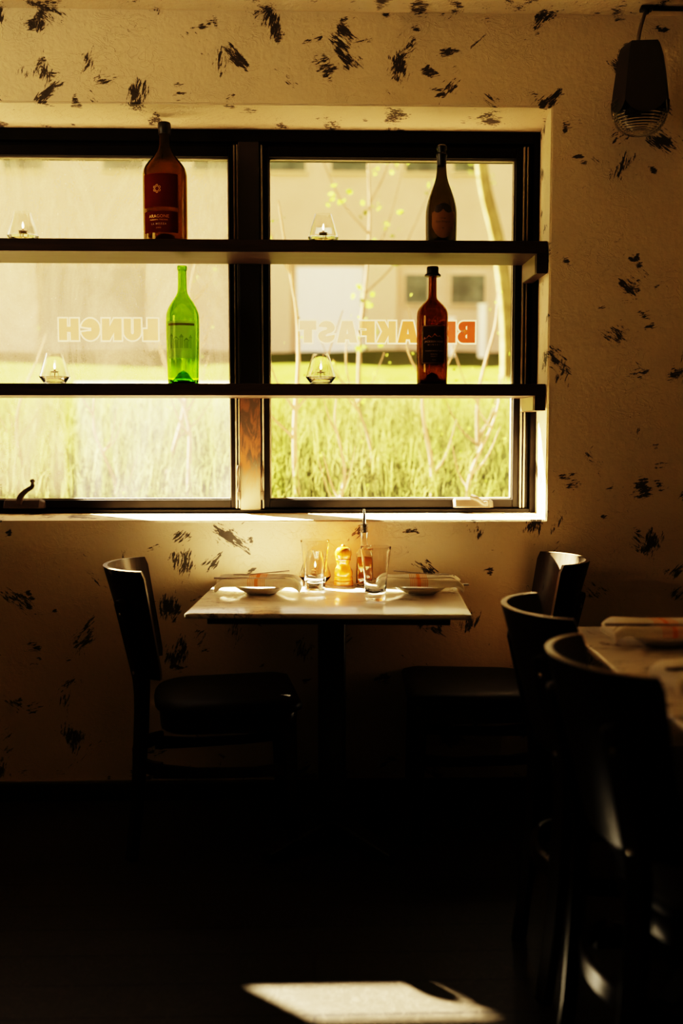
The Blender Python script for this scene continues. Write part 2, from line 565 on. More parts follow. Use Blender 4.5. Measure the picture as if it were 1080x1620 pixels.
# ------------------------------------------------------------------ room shell
CEIL = 2.594
XL, XR, YN = -2.9, 2.7, -6.2
WX0, WX1, WZ0, WZ1 = -1.893, 0.780, 0.950, 2.300      # opening on the room face
VX0, VX1, VZ0, VZ1 = -1.913, 0.803, 0.954, 2.298      # opening at the window frame
YF = 0.26                                           # room face of the window frame
WT = 0.40                                           # wall thickness

def wall_with_opening():
    bm = bmesh.new()
    def rect(x0, x1, z0, z1, y): return [bm.verts.new(p) for p in ((x0, y, z0), (x1, y, z0), (x1, y, z1), (x0, y, z1))]
    o0 = rect(XL, XR, 0, CEIL, 0.0); i0 = rect(WX0, WX1, WZ0, WZ1, 0.0)
    i1 = rect(VX0, VX1, VZ0, VZ1, YF); i2 = rect(VX0, VX1, VZ0, VZ1, WT)
    o1 = rect(XL, XR, -0.6, CEIL + 0.3, WT)
    for a, b in ((o0, i0), (i0, i1), (i1, i2), (i2, o1), (o1, o0)):
        for k in range(4):
            j = (k + 1) % 4
            bm.faces.new((a[k], a[j], b[j], b[k]))
    es = [e for e in bm.edges if all(v in i0 for v in e.verts)]
    bmesh.ops.bevel(bm, geom=es, offset=0.005, segments=2, affect='EDGES')
    return bm
tag(obj('wall_far', wall_with_opening(), M['plaster']), kind='structure')
tag(obj('ceiling', newbox(XL - 0.1, XR + 0.1, YN - 0.1, 0.0, CEIL, CEIL + 0.1), M['plaster']), kind='structure')
tag(obj('floor', newbox(XL - 0.1, XR + 0.1, YN - 0.1, 0.0, -0.1, 0.0), M['floor']), kind='structure')
tag(obj('wall_left', newbox(XL - 0.12, XL, YN, 0.0, 0, CEIL), M['plain_wall']), kind='structure')
tag(obj('wall_right', newbox(XR, XR + 0.12, YN, 0.0, 0, CEIL), M['plain_wall']), kind='structure')
tag(obj('wall_near', newbox(XL, XR, YN - 0.12, YN, 0, CEIL), M['plain_wall']), kind='structure')
tag(obj('baseboard_far', newbox(XL, XR, -0.016, 0.0, 0.0, 0.062, bev=0.003), M['baseboard']), kind='structure')
bm = newbox(XL, XR, -0.0075, 0.0, 0.062, 0.068, bev=0.002)
tag(obj('trim_1', bm, M['ply_edge']), kind='structure')

# ------------------------------------------------------------------ window
win = tag(bpy.data.objects.new('window_1', None), kind='structure')
C.objects.link(win)
def ring(bm, x0, x1, z0, z1, w, y0, y1, bev=0.002, ws=None):
    l, r, b, t = ws if ws else (w, w, w, w)
    box(bm, x0, x0 + l, y0, y1, z0, z1, bev)
    box(bm, x1 - r, x1, y0, y1, z0, z1, bev)
    box(bm, x0 + l, x1 - r, y0, y1, z0, z0 + b, bev)
    box(bm, x0 + l, x1 - r, y0, y1, z1 - t, z1, bev)
    return bm
bm = bmesh.new()
ring(bm, VX0, VX1, VZ0, VZ1, 0, YF, 0.39, ws=(0.03, 0.022, 0.014, 0.040))
ring(bm, VX0 + 0.03, VX1 - 0.022, VZ0 + 0.014, VZ1 - 0.040, 0, YF + 0.028, 0.385, ws=(0.012, 0.016, 0.004, 0.012))
obj('window_frame', bm, M['frame'], win)
bm = newbox(-0.260, -0.187, YF - 0.006, 0.385, VZ0 + 0.012, VZ1 - 0.042, bev=0.003)
obj('mullion', bm, M['rusty'], win)
def sash(x0, x1, pane, label, gl, ws, st):
    z0, z1 = VZ0 + 0.018, VZ1 - 0.052
    bm = bmesh.new()
    ring(bm, x0, x1, z0, z1, 0, YF + 0.012, 0.345, bev=0.003, ws=ws)
    s = obj('sash', bm, M['frame'], win)
    s['label'] = label
    # glazing bead, a thin light line round the glass
    l, r, b, t = ws
    bm = bmesh.new()
    ring(bm, x0 + l - 0.001, x1 - r + 0.001, z0 + b - 0.001, z1 - t + 0.001, 0.006, YF + 0.030, YF + 0.044, bev=0.001)
    obj('glazing_bead', bm, M['frame_edge'], s)
    bm = bmesh.new()
    vs = [bm.verts.new(p) for p in ((x0 + l, 0.305, z0 + b), (x1 - r, 0.305, z0 + b), (x1 - r, 0.305, z1 - t), (x0 + l, 0.305, z1 - t))]
    bm.faces.new(vs)
    g = obj('pane', bm, pane, s)
    g['label'] = gl
    # stepped jamb strips beside the sash
    bm = bmesh.new()
    for xx in st:
        box(bm, xx, xx + 0.005, YF - 0.002, YF + 0.012, z0, z1, 0.001)
    obj('jamb_strip', bm, M['frame_edge'], s)
    return s
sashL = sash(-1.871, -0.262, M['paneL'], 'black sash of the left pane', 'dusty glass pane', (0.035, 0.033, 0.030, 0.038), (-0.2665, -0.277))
sashR = sash(-0.185, 0.765, M['paneR'], 'black sash of the right pane', 'clear glass pane', (0.030, 0.044, 0.030, 0.038), (-0.181, 0.745, 0.757))

# opening cranks
def crank(x, sashobj, folded):
    z = 0.974
    bm = bmesh.new()
    rings = []
    for xx, f in ((-0.072, 0.75), (-0.066, 1), (0.055, 1), (0.070, 0.7)):
        rings.append([(x + xx, YF + 0.012 - 0.040 * f * a, z + 0.033 * f * b) for a, b in ((0, 0), (0.95, 0), (1, 0.15), (0.72, 0.85), (0.5, 1), (0, 1))])
    loft(bm, rings)
    k = obj('crank', bm, M['crank'], sashobj, True, angle=25)
    k['label'] = 'metal crank housing'
    bm = bmesh.new()
    if folded:
        p = smooth_path([(x - 0.012, YF - 0.030, z + 0.040), (x + 0.008, YF - 0.042, z + 0.032), (x + 0.026, YF - 0.044, z + 0.018), (x + 0.034, YF - 0.044, z + 0.014)], 5)
        tube(bm, p, [0.010] * 6 + [0.0085] * (len(p) - 6), 12)
        lathe(bm, [(0, z + 0.006), (0.008, z + 0.008), (0.0105, z + 0.016), (0.008, z + 0.024), (0, z + 0.026)], 14, x + 0.038, YF - 0.046)
    else:
        p = smooth_path([(x - 0.014, YF - 0.020, z + 0.018), (x - 0.008, YF - 0.025, z + 0.042), (x + 0.012, YF - 0.03, z + 0.062), (x + 0.034, YF - 0.035, z + 0.076), (x + 0.040, YF - 0.036, z + 0.086)], 6)
        bar(bm, p, [0.021 - 0.009 * i / (len(p) - 1) for i in range(len(p))], [0.015 - 0.006 * i / (len(p) - 1) for i in range(len(p))], Vector((0.75, 0, -0.6)))
        lathe(bm, [(0, z + 0.084), (0.0065, z + 0.085), (0.0055, z + 0.092), (0.0085, z + 0.095), (0.0085, z + 0.101), (0.005, z + 0.105), (0, z + 0.1055)], 14, x + 0.038, YF - 0.036)
    h = obj('crank_handle', bm, M['crank'], k, True)
    return k
kL = crank(-1.027, win, False)
kR = crank(0.577, win, True)
# sash latches low on the mullion
for sx in (-0.2655, -0.1815):
    bm = bmesh.new()
    s = -1 if sx < -0.22 else 1
    p = smooth_path([(sx, YF - 0.008, 1.125), (sx + 0.003 * s, YF - 0.016, 1.10), (sx - 0.002 * s, YF - 0.012, 1.06), (sx + 0.001 * s, YF - 0.02, 1.03)], 5)
    bar(bm, p, 0.007, 0.010, Vector((1, 0, 0)))
    box(bm, sx - 0.006, sx + 0.006, YF - 0.022, YF + 0.012, 1.003, 1.034, 0.002)
    obj('latch', bm, M['crank'], win, True)

# lettering on the glass: fat slab letters, read from outside (mirrored inside)
def arc(cx, cy, rx, ry, a0, a1, n=10):
    return [(cx + rx * math.cos(R(a0 + (a1 - a0) * i / n)), cy + ry * math.sin(R(a0 + (a1 - a0) * i / n))) for i in range(n + 1)]
LET = {
 'L': (0.74, [[(0, 0), (0.74, 0), (0.74, 0.52), (0.52, 0.52), (0.52, 1), (0, 1)]], [[]]),
 'U': (0.86, [[(0, 1), (0, 0.40)] + arc(0.43, 0.40, 0.43, 0.40, 180, 360, 14)[1:] + [(0.86, 1), (0.50, 1), (0.50, 0.36)] + arc(0.43, 0.36, 0.07, 0.08, 0, -180, 6)[1:] + [(0.36, 1)]], []),
 'N': (0.98, [[(0, 0), (0.38, 0), (0.38, 0.36), (0.60, 0), (0.98, 0), (0.98, 1), (0.60, 1), (0.60, 0.64), (0.38, 1), (0, 1)]], []),
 'C': (0.94, [arc(0.47, 0.5, 0.47, 0.5, 15, 345, 26) + [(0.55, 0.42), (0.42, 0.42), (0.42, 0.58), (0.55, 0.58)]], []),
 'H': (0.98, [[(0, 0), (0.40, 0), (0.40, 0.38), (0.58, 0.38), (0.58, 0), (0.98, 0), (0.98, 1), (0.58, 1), (0.58, 0.62), (0.40, 0.62), (0.40, 1), (0, 1)]], []),
 'B': (0.92, [[(0, 0), (0.60, 0)] + arc(0.62, 0.27, 0.30, 0.27, -90, 80, 8) + arc(0.60, 0.75, 0.28, 0.25, -70, 90, 8) + [(0, 1)]],
       [[(0.42, 0.20), (0.50, 0.24), (0.50, 0.36), (0.42, 0.40)], [(0.42, 0.60), (0.49, 0.64), (0.49, 0.76), (0.42, 0.80)]]),
 'R': (0.96, [[(0, 0), (0.40, 0), (0.40, 0.30), (0.56, 0), (0.96, 0), (0.80, 0.38)] + arc(0.58, 0.69, 0.34, 0.31, -45, 90, 9) + [(0, 1)]],
       [[(0.40, 0.58), (0.50, 0.62), (0.50, 0.74), (0.40, 0.78)]]),
 'E': (0.80, [[(0, 0), (0.80, 0), (0.80, 0.36), (0.44, 0.36), (0.44, 0.41), (0.70, 0.41), (0.70, 0.60), (0.44, 0.60), (0.44, 0.66), (0.80, 0.66), (0.80, 1), (0, 1)]], []),
 'A': (1.06, [[(0, 0), (0.40, 0), (0.43, 0.16), (0.63, 0.16), (0.66, 0), (1.06, 0), (0.80, 1), (0.26, 1)]], [[(0.48, 0.40), (0.58, 0.40), (0.53, 0.66)]]),
 'K': (1.0, [[(0, 0), (0.38, 0), (0.38, 0.34), (0.58, 0), (1.0, 0), (0.72, 0.52), (0.98, 1), (0.58, 1), (0.38, 0.66), (0.38, 1), (0, 1)]], []),
 'F': (0.80, [[(0, 0), (0.42, 0), (0.42, 0.34), (0.68, 0.34), (0.68, 0.56), (0.42, 0.56), (0.42, 0.66), (0.80, 0.66), (0.80, 1), (0, 1)]], []),
 'S': (0.88, [arc(0.44, 0.68, 0.42, 0.32, 10, 180, 12) + arc(0.44, 0.68, 0.42, 0.26, 180, 262, 6)[1:] + [(0.50, 0.33), (0.46, 0.29), (0.02, 0.36)]
              + arc(0.45, 0.31, 0.43, 0.31, 190, 360, 12) + arc(0.45, 0.31, 0.43, 0.27, 0, 85, 6)[1:] + [(0.40, 0.66), (0.46, 0.71)]], []),
 'T': (0.86, [[(0.22, 0), (0.64, 0), (0.64, 0.60), (0.86, 0.60), (0.86, 1), (0, 1), (0, 0.60), (0.22, 0.60)]], []),
}
def area2(p):
    return sum(p[i][0] * p[(i + 1) % len(p)][1] - p[(i + 1) % len(p)][0] * p[i][1] for i in range(len(p)))
def offset_poly(p, d):
    if area2(p) < 0: p = p[::-1]
    q = []
    n = len(p)
    for i in range(n):
        a, b, c = Vector(p[i - 1]), Vector(p[i]), Vector(p[(i + 1) % n])
        e1, e2 = (b - a), (c - b)
        if e1.length < 1e-6 or e2.length < 1e-6:
            continue
        e1.normalize(); e2.normalize()
        n1, n2 = Vector((e1.y, -e1.x)), Vector((e2.y, -e2.x))
        m = (n1 + n2)
        if m.length < 1e-4: m = n1
        m.normalize()
        k = d / max(0.45, m.dot(n1))
        q.append((b.x + m.x * k, b.y + m.y * k))
    return q
def fill_bm(loops):
    cu = bpy.data.curves.new('letter_curve', 'CURVE')
    cu.dimensions = '2D'
    cu.fill_mode = 'BOTH'
    for lp in loops:
        s = cu.splines.new('POLY')
        s.points.add(len(lp) - 1)
        for pt, (x, y) in zip(s.points, lp):
            pt.co = (x, y, 0, 1)
        s.use_cyclic_u = True
    o = bpy.data.objects.new('letter_curve', cu)
    C.objects.link(o)
    me = bpy.data.meshes.new_from_object(o.evaluated_get(bpy.context.evaluated_depsgraph_get()))
    b = bmesh.new(); b.from_mesh(me)
    bpy.data.meshes.remove(me); bpy.data.objects.remove(o); bpy.data.curves.remove(cu)
    return b
FILLS = {}
def word(text, xl, xr, z0, z1, parent, cols, outline_mat, label):
    """xl: left edge in the room view = end of the mirrored word"""
    g = 0.075
    widths = [LET[c][0] for c in text]
    tot = sum(widths) + 2 * g * len(text) - 0.5 * g * (len(text) - 1)
    sx = (xr - xl) / tot
    sz = (z1 - z0) / (1 + 2 * g)
    x = g
    allO = bmesh.new(); allF = bmesh.new()
    mats = []
    for i, c in enumerate(text):
        w, outs, holes = LET[c]
        holes = [h for h in holes if h]
        outer = outs[0]
        if area2(outer) < 0: outer = outer[::-1]
        big = offset_poly(outer, g)
        T = lambda p: (xr - (x + p[0]) * sx, z0 + (g + p[1]) * sz)
        b = fill_bm([[T(p) for p in big], [T(p) for p in outer]])
        for h in holes:
            if area2(h) < 0: h = h[::-1]
            merge(b, fill_bm([[T(p) for p in h]]))
        for v in b.verts: v.co = (v.co.x, 0.3035 - 0.0001 * (i % 2), v.co.y)
        merge(allO, b)
        b = fill_bm([[T(p) for p in outer]] + [[T(p) for p in h] for h in holes])
        for v in b.verts: v.co = (v.co.x, 0.3042, v.co.y)
        nf = len(allF.faces)
        merge(allF, b)
        allF.faces.ensure_lookup_table()
        col = cols[min(i, len(cols) - 1)]
        if col not in mats: mats.append(col)
        for f in allF.faces[nf:]: f.material_index = mats.index(col)
        x += w + 1.5 * g
    a = obj('lettering_outline', allO, outline_mat, parent)
    a['label'] = 'pale outlines of the ' + label
    me = bpy.data.meshes.new('lettering')
    allF.to_mesh(me); allF.free()
    f = link('lettering', me, [FILLS[k] for k in mats], parent)
    f['label'] = label
M['outline'] = film('white_letter_outline', (1.0, 0.93, 0.90), 0.96, 0.90)
FILLS['cream'] = film('cream_letter_film', (0.86, 0.64, 0.42), 0.62, 0.70)
FILLS['peach'] = film('peach_letter_film', (0.88, 0.55, 0.30), 0.66, 0.70)
FILLS['tan'] = film('orange_letter_film', (0.80, 0.36, 0.12), 0.75, 0.65)
FILLS['red'] = film('red_letter_film', (0.55, 0.11, 0.022), 0.93, 0.55)
word('LUNCH', -0.910, -0.548, 1.566, 1.654, sashL, ['cream'], M['outline'], 'mirrored word LUNCH')
word('BREAKFAST', -0.052, 0.590, 1.560, 1.648, sashR, ['red', 'red', 'tan', 'tan', 'peach', 'peach', 'cream', 'cream', 'cream'], M['outline'], 'mirrored word BREAKFAST')  # fills pale along the word: backlight glare painted into the colours

# ------------------------------------------------------------------ shelves
def shelf(label, z0, z1, cz):
    s = thing('wall_shelf', label, 'shelf', (0, 0, z0), 0, 'two shelves across the window')
    obj('board', newbox(WX0 + 0.01, 0.777, 0.012, 0.250, 0, z1 - z0, bev=0.0025), M['shelf'], s)
    bm = newbox(0.741, 0.777, 0.012, 0.235, cz - z0, 0, bev=0.002)
    b = obj('bracket', bm, M['shelf'], s)
    bm = newbox(0.7395, 0.742, 0.030, 0.232, cz - z0 + 0.002, -0.001)  # paler sheet painting the lit side of the bracket
    obj('bracket_lit_side', bm, M['lit_cleat'], b)
    bm = newbox(WX0 + 0.01, WX0 + 0.045, 0.012, 0.235, cz - z0, 0, bev=0.002)
    obj('bracket', bm, M['shelf'], s)
SH1, SH2 = 1.874, 1.404
shelf('upper dark wooden shelf across the window', 1.833, SH1, 1.768)
shelf('lower dark wooden shelf across the window', 1.364, SH2, 1.315)

# ------------------------------------------------------------------ bottles
def bottle_bm(prof, wall=0.0035, punt=0.03, n=56):
    """prof from base to lip, outer radii. hollow with inner wall and punt"""
    out = smooth_path(prof, 5)
    out = [(max(r, 0.002), z) for r, z in out]
    rb = prof[0][0]
    path = [(0, punt), (rb * 0.35, punt * 0.78), (rb * 0.62, punt * 0.28), (rb * 0.82, 0.001), (rb * 0.94, 0.0)]
    path += [(rb, 0.004)] + out[1:]
    top_r, top_z = out[-1]
    inner = [(top_r - wall * 1.2, top_z)]
    for r, z in reversed(out[1:-1]):
        if z > 0.012: inner.append((max(r - wall, 0.004), z))
    inner += [(rb - wall - 0.002, 0.010), (rb * 0.80, 0.007), (rb * 0.60, punt * 0.28 + 0.006), (rb * 0.33, punt * 0.78 + 0.005), (0, punt + 0.006)]
    bm = bmesh.new()
    lathe(bm, path + inner, n)
    return bm
def patch(r, z0, z1, a0, a1, na=24, nz=2):
    bm = bmesh.new()
    V = [[bm.verts.new((r * math.sin(a0 + (a1 - a0) * i / na), -r * math.cos(a0 + (a1 - a0) * i / na), z0 + (z1 - z0) * k / nz)) for i in range(na + 1)] for k in range(nz + 1)]
    for k in range(nz):
        for i in range(na):
            bm.faces.new((V[k][i], V[k][i + 1], V[k + 1][i + 1], V[k + 1][i]))
    return bm
def txt(body, size, r, z, a, mat, parent, xs=1.0, off=0.0, sp=1.0):
    return obj('label_text', wrap(text_bm(body, size, xs, off, sp), r, z, a), mat, parent)

M['red_label'] = film('oxblood_label', (0.12, 0.016, 0.012), 0.97, 0.1)
M['gold'] = simple('gold_ink', (0.60, 0.36, 0.12), 0.4, metal=0.3)
M['pale_ink'] = simple('pale_ink', (0.50, 0.36, 0.22), 0.5)
M['tan_label'] = film('tan_label', (0.26, 0.155, 0.07), 0.97, 0.1)
M['dark_ink'] = simple('dark_ink', (0.035, 0.02, 0.012), 0.6)
M['cream_label'] = film('cream_label', (1.0, 0.93, 0.52), 0.52, 0.75)
M['brown_ink'] = film('brown_ink', (0.22, 0.12, 0.03), 0.85, 0.3)
M['grey_ink'] = film('sketch_ink', (0.25, 0.22, 0.05), 0.45, 0.3)
M['black_label'] = film('black_label', (0.055, 0.030, 0.018), 0.98, 0.2)
M['copper'] = simple('copper_ink', (0.42, 0.15, 0.035), 0.45)

# 1: large dark bottle with an oxblood label
b = thing('wine_bottle', 'large dark wine bottle with oxblood red label and gold star on the upper shelf', 'bottle', (-0.497, 0.130, SH1), 0, 'wine bottles on the window shelves')
RB = 0.0735
obj('glass', bottle_bm([(RB - 0.001, 0.0), (RB, 0.06), (RB, 0.215), (0.0725, 0.236), (0.068, 0.254), (0.056, 0.272), (0.0385, 0.292), (0.0250, 0.312), (0.0195, 0.332), (0.0190, 0.368), (0.0190, 0.376), (0.0205, 0.380)], 0.004, 0.035), M['dark'], b, True)
bm = bmesh.new(); lathe(bm, [(0, 0.406), (0.0195, 0.405), (0.0215, 0.401), (0.0215, 0.383), (0.0205, 0.378), (0.0200, 0.366), (0.0197, 0.366)], 32)
obj('cap', bm, M['cork'], b, True)
a0, a1 = R(-58), R(42); am = R(-10)
lb = obj('label', patch(RB + 0.0007, 0.113, 0.222, a0, a1), M['red_label'], b, True)
bm = bmesh.new()
for k in range(6):
    t = R(60 * k + 90)
    c = (0.010 * math.cos(t), 0.010 * math.sin(t))
    pts = [(c[0] + 0.0045 * math.cos(t + R(60 * j)), c[1] + 0.0045 * math.sin(t + R(60 * j))) for j in range(6)]
    inn = [(c[0] + 0.0026 * math.cos(t + R(60 * j)), c[1] + 0.0026 * math.sin(t + R(60 * j))) for j in range(6)]
    vo = [bm.verts.new((x, y, 0)) for x, y in pts]; vi = [bm.verts.new((x, y, 0)) for x, y in inn]
    for j in range(6): bm.faces.new((vo[j], vo[(j + 1) % 6], vi[(j + 1) % 6], vi[j]))
obj('label_emblem', wrap(bm, RB + 0.0013, 0.172, R(-13)), M['gold'], lb)
lb2 = obj('label', patch(RB + 0.0007, 0.030, 0.100, a0, a1), M['red_label'], b, True)
txt('ARAGONE', 0.0145, RB + 0.0013, 0.078, am, M['gold'], lb2, 1.0, 0, 1.05)
txt('MAREMMA TOSCANA', 0.0062, RB + 0.0013, 0.069, am, M['gold'], lb2, 1.05)
txt('LA MOZZA', 0.0085, RB + 0.0013, 0.055, am, M['pale_ink'], lb2, 1.0, 0.0001, 1.35)
txt('2 0 0 6', 0.006, RB + 0.0013, 0.043, am, M['gold'], lb2)

# 2: sparkling wine bottle with a shield label
b = thing('sparkling_wine_bottle', 'slim shouldered dark sparkling wine bottle with tan shield label on the upper shelf', 'bottle', (0.438, 0.130, SH1), 0, 'wine bottles on the window shelves')
RB = 0.0525
obj('glass', bottle_bm([(RB - 0.001, 0.0), (RB, 0.05), (0.0528, 0.10), (0.0515, 0.125), (0.0480, 0.145), (0.0430, 0.163), (0.0345, 0.187), (0.0250, 0.212), (0.0188, 0.237), (0.0152, 0.276), (0.0145, 0.300), (0.0150, 0.312)], 0.004, 0.03), M['dark2'], b, True)
bm = bmesh.new(); lathe(bm, [(0, 0.341), (0.012, 0.340), (0.0175, 0.335), (0.0180, 0.326), (0.0150, 0.322), (0.0148, 0.312), (0.0185, 0.309), (0.0190, 0.303), (0.0165, 0.298), (0.0160, 0.270), (0.0158, 0.270)], 32)
obj('foil', bm, M['cork'], b, True)
bm = bmesh.new()
hw = 0.040
top = [(-hw, 0.106), (-0.030, 0.110), (-0.018, 0.104), (-0.008, 0.108), (0, 0.117), (0.008, 0.108), (0.018, 0.104), (0.030, 0.110), (hw, 0.106)]
bot = []
for i, (x, z) in enumerate(top):
    u = x / hw
    bot.append((x, 0.020 + 0.040 * abs(u) ** 2.2))
nr = 5
V = [[bm.verts.new((tx, bz + (tz - bz) * k / nr - 0.065, 0)) for (tx, tz), (bx, bz) in zip(top, bot)] for k in range(nr + 1)]
for k in range(nr):
    for i in range(len(top) - 1): bm.faces.new((V[k][i], V[k][i + 1], V[k + 1][i + 1], V[k + 1][i]))
lb = obj('label', wrap(bm, RB + 0.0008, 0.065, 0), M['tan_label'], b, True)
bm = bmesh.new()
vs = [bm.verts.new((x, z, 0)) for x, z in [(-0.031, 0.109), (-0.018, 0.103), (-0.006, 0.108), (0, 0.116), (0.006, 0.108), (0.018, 0.103), (0.031, 0.109), (0.026, 0.126), (0.012, 0.134), (0, 0.136), (-0.012, 0.134), (-0.026, 0.126)]]
bm.faces.new(vs); bmesh.ops.triangulate(bm, faces=bm.faces[:])
bmesh.ops.subdivide_edges(bm, edges=bm.edges[:], cuts=2)
obj('neck_crest', wrap(bm, RB + 0.0006, 0, 0), M['dark_ink'], b)
txt('Dom Pérignon', 0.0085, RB + 0.0014, 0.072, 0, M['dark_ink'], lb, 1.0)
txt('Vintage', 0.0065, RB + 0.0014, 0.084, 0, M['dark_ink'], lb, 1.0)
txt('*', 0.016, RB + 0.0014, 0.043, 0, M['dark_ink'], lb, 1.0, 0.0004)

# 3: green bottle
b = thing('wine_bottle', 'bright green glass wine bottle with yellow label on the lower shelf', 'bottle', (-0.443, 0.130, SH2), 0, 'wine bottles on the window shelves')
RB = 0.0545
obj('glass', bottle_bm([(0.0520, 0.0), (0.0530, 0.05), (0.0555, 0.15), (0.0558, 0.215), (0.0545, 0.238), (0.0490, 0.257), (0.0380, 0.278), (0.0240, 0.299), (0.0168, 0.316), (0.0150, 0.340), (0.0145, 0.380), (0.0145, 0.386), (0.0165, 0.389), (0.0165, 0.400), (0.0150, 0.402)], 0.0035, 0.045), M['green'], b, True)
r = 0.0560
rr_ = lambda z: 0.0530 + (0.0555 - 0.0530) * (z - 0.05) / 0.10
lb = obj('label', patch(r + 0.0004, 0.088, 0.213, R(-56), R(56), 28, 4), M['cream_label'], b, True)
obj('label_band', patch(r + 0.0009, 0.197, 0.205, R(-50), R(50)), M['brown_ink'], lb)
# engraved view of a country house on the label
bm = bmesh.new()
def q(x0, x1, y0, y1):
    vs = [bm.verts.new(p) for p in ((x0, y0, 0), (x1, y0, 0), (x1, y1, 0), (x0, y1, 0))]
    bm.faces.new(vs)
q(-0.042, 0.038, 0.118, 0.121)
for x0, w, h in ((-0.040, 0.010, 0.040), (-0.027, 0.020, 0.028), (-0.004, 0.012, 0.036), (0.011, 0.016, 0.024), (0.029, 0.009, 0.034)):
    for j in range(4):
        q(x0 + j * w / 4, x0 + j * w / 4 + w / 7, 0.121, 0.121 + h)
    q(x0 - 0.001, x0 + w + 0.001, 0.121 + h, 0.124 + h)
    vs = [bm.verts.new(p) for p in ((x0, 0.124 + h, 0), (x0 + w, 0.124 + h, 0), (x0 + w / 2, 0.133 + h, 0))]; bm.faces.new(vs)
for k in range(3): q(-0.030 + 0.002 * k, 0.030 - 0.002 * k, 0.096 + 0.006 * k, 0.0975 + 0.006 * k)
bmesh.ops.triangulate(bm, faces=bm.faces[:])
obj('label_sketch', wrap(bm, r + 0.0009, 0, 0), M['grey_ink'], lb)

# 4: brown bottle with flat stopper
b = thing('wine_bottle', 'brown glass wine bottle with black label and brimmed stopper on the lower shelf', 'bottle', (0.410, 0.130, SH2), 0, 'wine bottles on the window shelves')
RB = 0.0525
obj('glass', bottle_bm([(RB - 0.0015, 0.0), (RB, 0.05), (0.0532, 0.205), (0.0530, 0.238), (0.0490, 0.257), (0.0365, 0.274), (0.0215, 0.289), (0.0148, 0.300), (0.0138, 0.330), (0.0135, 0.366), (0.0145, 0.372), (0.0135, 0.376)], 0.0035, 0.040), M['amber'], b, True)
bm = bmesh.new(); lathe(bm, [(0.0145, 0.371), (0.0270, 0.370), (0.0285, 0.373), (0.0270, 0.377), (0.0215, 0.380), (0.0205, 0.385), (0.0205, 0.399), (0.0185, 0.403), (0, 0.404)], 36)
obj('stopper', bm, M['cork'], b, True)
lb = obj('label', patch(0.0536, 0.071, 0.201, R(-47), R(47), 28, 3), M['black_label'], b, True)
bm = bmesh.new()
vs = [bm.verts.new((x, y, 0)) for x, y in [(-0.038, 0.152), (-0.034, 0.162), (-0.028, 0.156), (-0.018, 0.168), (-0.008, 0.160), (0.002, 0.174), (0.012, 0.163), (0.020, 0.167), (0.032, 0.155), (0.038, 0.152)]]
bm.faces.new(vs); bmesh.ops.triangulate(bm, faces=bm.faces[:])
obj('label_emblem', wrap(bm, 0.0541, 0, 0), M['copper'], lb)
txt('JACKSON HOLE', 0.0090, 0.0541, 0.1425, 0, M['pale_ink'], lb, 1.02, 0.0001)
txt('WINERY', 0.0075, 0.0541, 0.132, 0, M['pale_ink'], lb, 1.0, 0, 1.9)
txt('CHARDONNAY 2010', 0.0065, 0.0541, 0.112, 0, M['pale_ink'], lb, 1.05)
txt('SONOMA', 0.0055, 0.0541, 0.101, 0, M['pale_ink'], lb)
txt('COUNTY', 0.0055, 0.0541, 0.094, 0, M['pale_ink'], lb)
txt('750 ML', 0.0045, 0.0541, 0.082, 0, M['pale_ink'], lb)
bm = bmesh.new()
for za, zb in ((0.0735, 0.0742), (0.1980, 0.1987)):
    merge(bm, patch(0.0541, za, zb, R(-44), R(44)))
for a in (-44, 44):
    merge(bm, patch(0.0541, 0.0735, 0.1987, R(a - 0.6), R(a + 0.6), 2))
obj('label_border', bm, M['gold'], lb)

# ------------------------------------------------------------------ oil candles
def oil_candle(label, loc):
    t = thing('oil_candle', label, 'candle', loc, 0, 'glass oil candles')
    pr_o = [(0.0, 0.0), (0.029, 0.0), (0.0335, 0.002), (0.038, 0.009), (0.0515, 0.026), (0.0520, 0.029), (0.0505, 0.034), (0.0290, 0.104), (0.0285, 0.107)]
    pr_i = [(0.0265, 0.107), (0.0270, 0.104), (0.0482, 0.034), (0.0492, 0.028), (0.036, 0.0115), (0.030, 0.007), (0, 0.006)]
    bm = bmesh.new(); lathe(bm, pr_o + pr_i, 40)
    obj('glass', bm, M['glass'], t, True, angle=30)
    bm = bmesh.new(); lathe(bm, [(0, 0.0085), (0.028, 0.0085), (0.0345, 0.013), (0.0400, 0.020), (0.0400, 0.0205), (0, 0.0205)], 32)
    obj('oil', bm, M['wax_oil'], t, True, angle=30)
    bm = bmesh.new(); lathe(bm, [(0, 0.040), (0.012, 0.0415), (0.0155, 0.043), (0.012, 0.0445), (0.004, 0.0450), (0.003, 0.050), (0, 0.051)], 24)
    tube(bm, [(0, 0, 0.021), (0.001, 0, 0.042)], 0.0014, 8)
    for k in range(3):
        a = 2 * PI * k / 3 + 0.4
        tube(bm, [(0.011 * math.cos(a), 0.011 * math.sin(a), 0.042), (0.016 * math.cos(a), 0.016 * math.sin(a), 0.033), (0.017 * math.cos(a), 0.017 * math.sin(a), 0.021)], 0.0008, 6)
    obj('wick_holder', bm, M['wick'], t, True)
    bm = bmesh.new(); lathe(bm, [(0, 0.052), (0.0025, 0.055), (0.0036, 0.060), (0.0025, 0.067), (0.0008, 0.073), (0, 0.075)], 14)
    obj('flame', bm, M['flame'], t, True)
    return t
oc = oil_candle('small glass oil candle at the left end of the upper shelf', (-0.976, 0.130, SH1))
dup(oc, (0.036, 0.130, SH1), 0.7, 'small glass oil candle on the upper shelf in front of the right pane')
dup(oc, (-0.880, 0.130, SH2), 1.3, 'small glass oil candle on the lower shelf below the word LUNCH')
dup(oc, (0.027, 0.130, SH2), 2.2, 'small glass oil candle on the lower shelf below the end of the word BREAKFAST')
dup(oc, (0.006, -0.110, 0.75), 0.2, 'small glass oil candle on the marble table behind the tumbler')

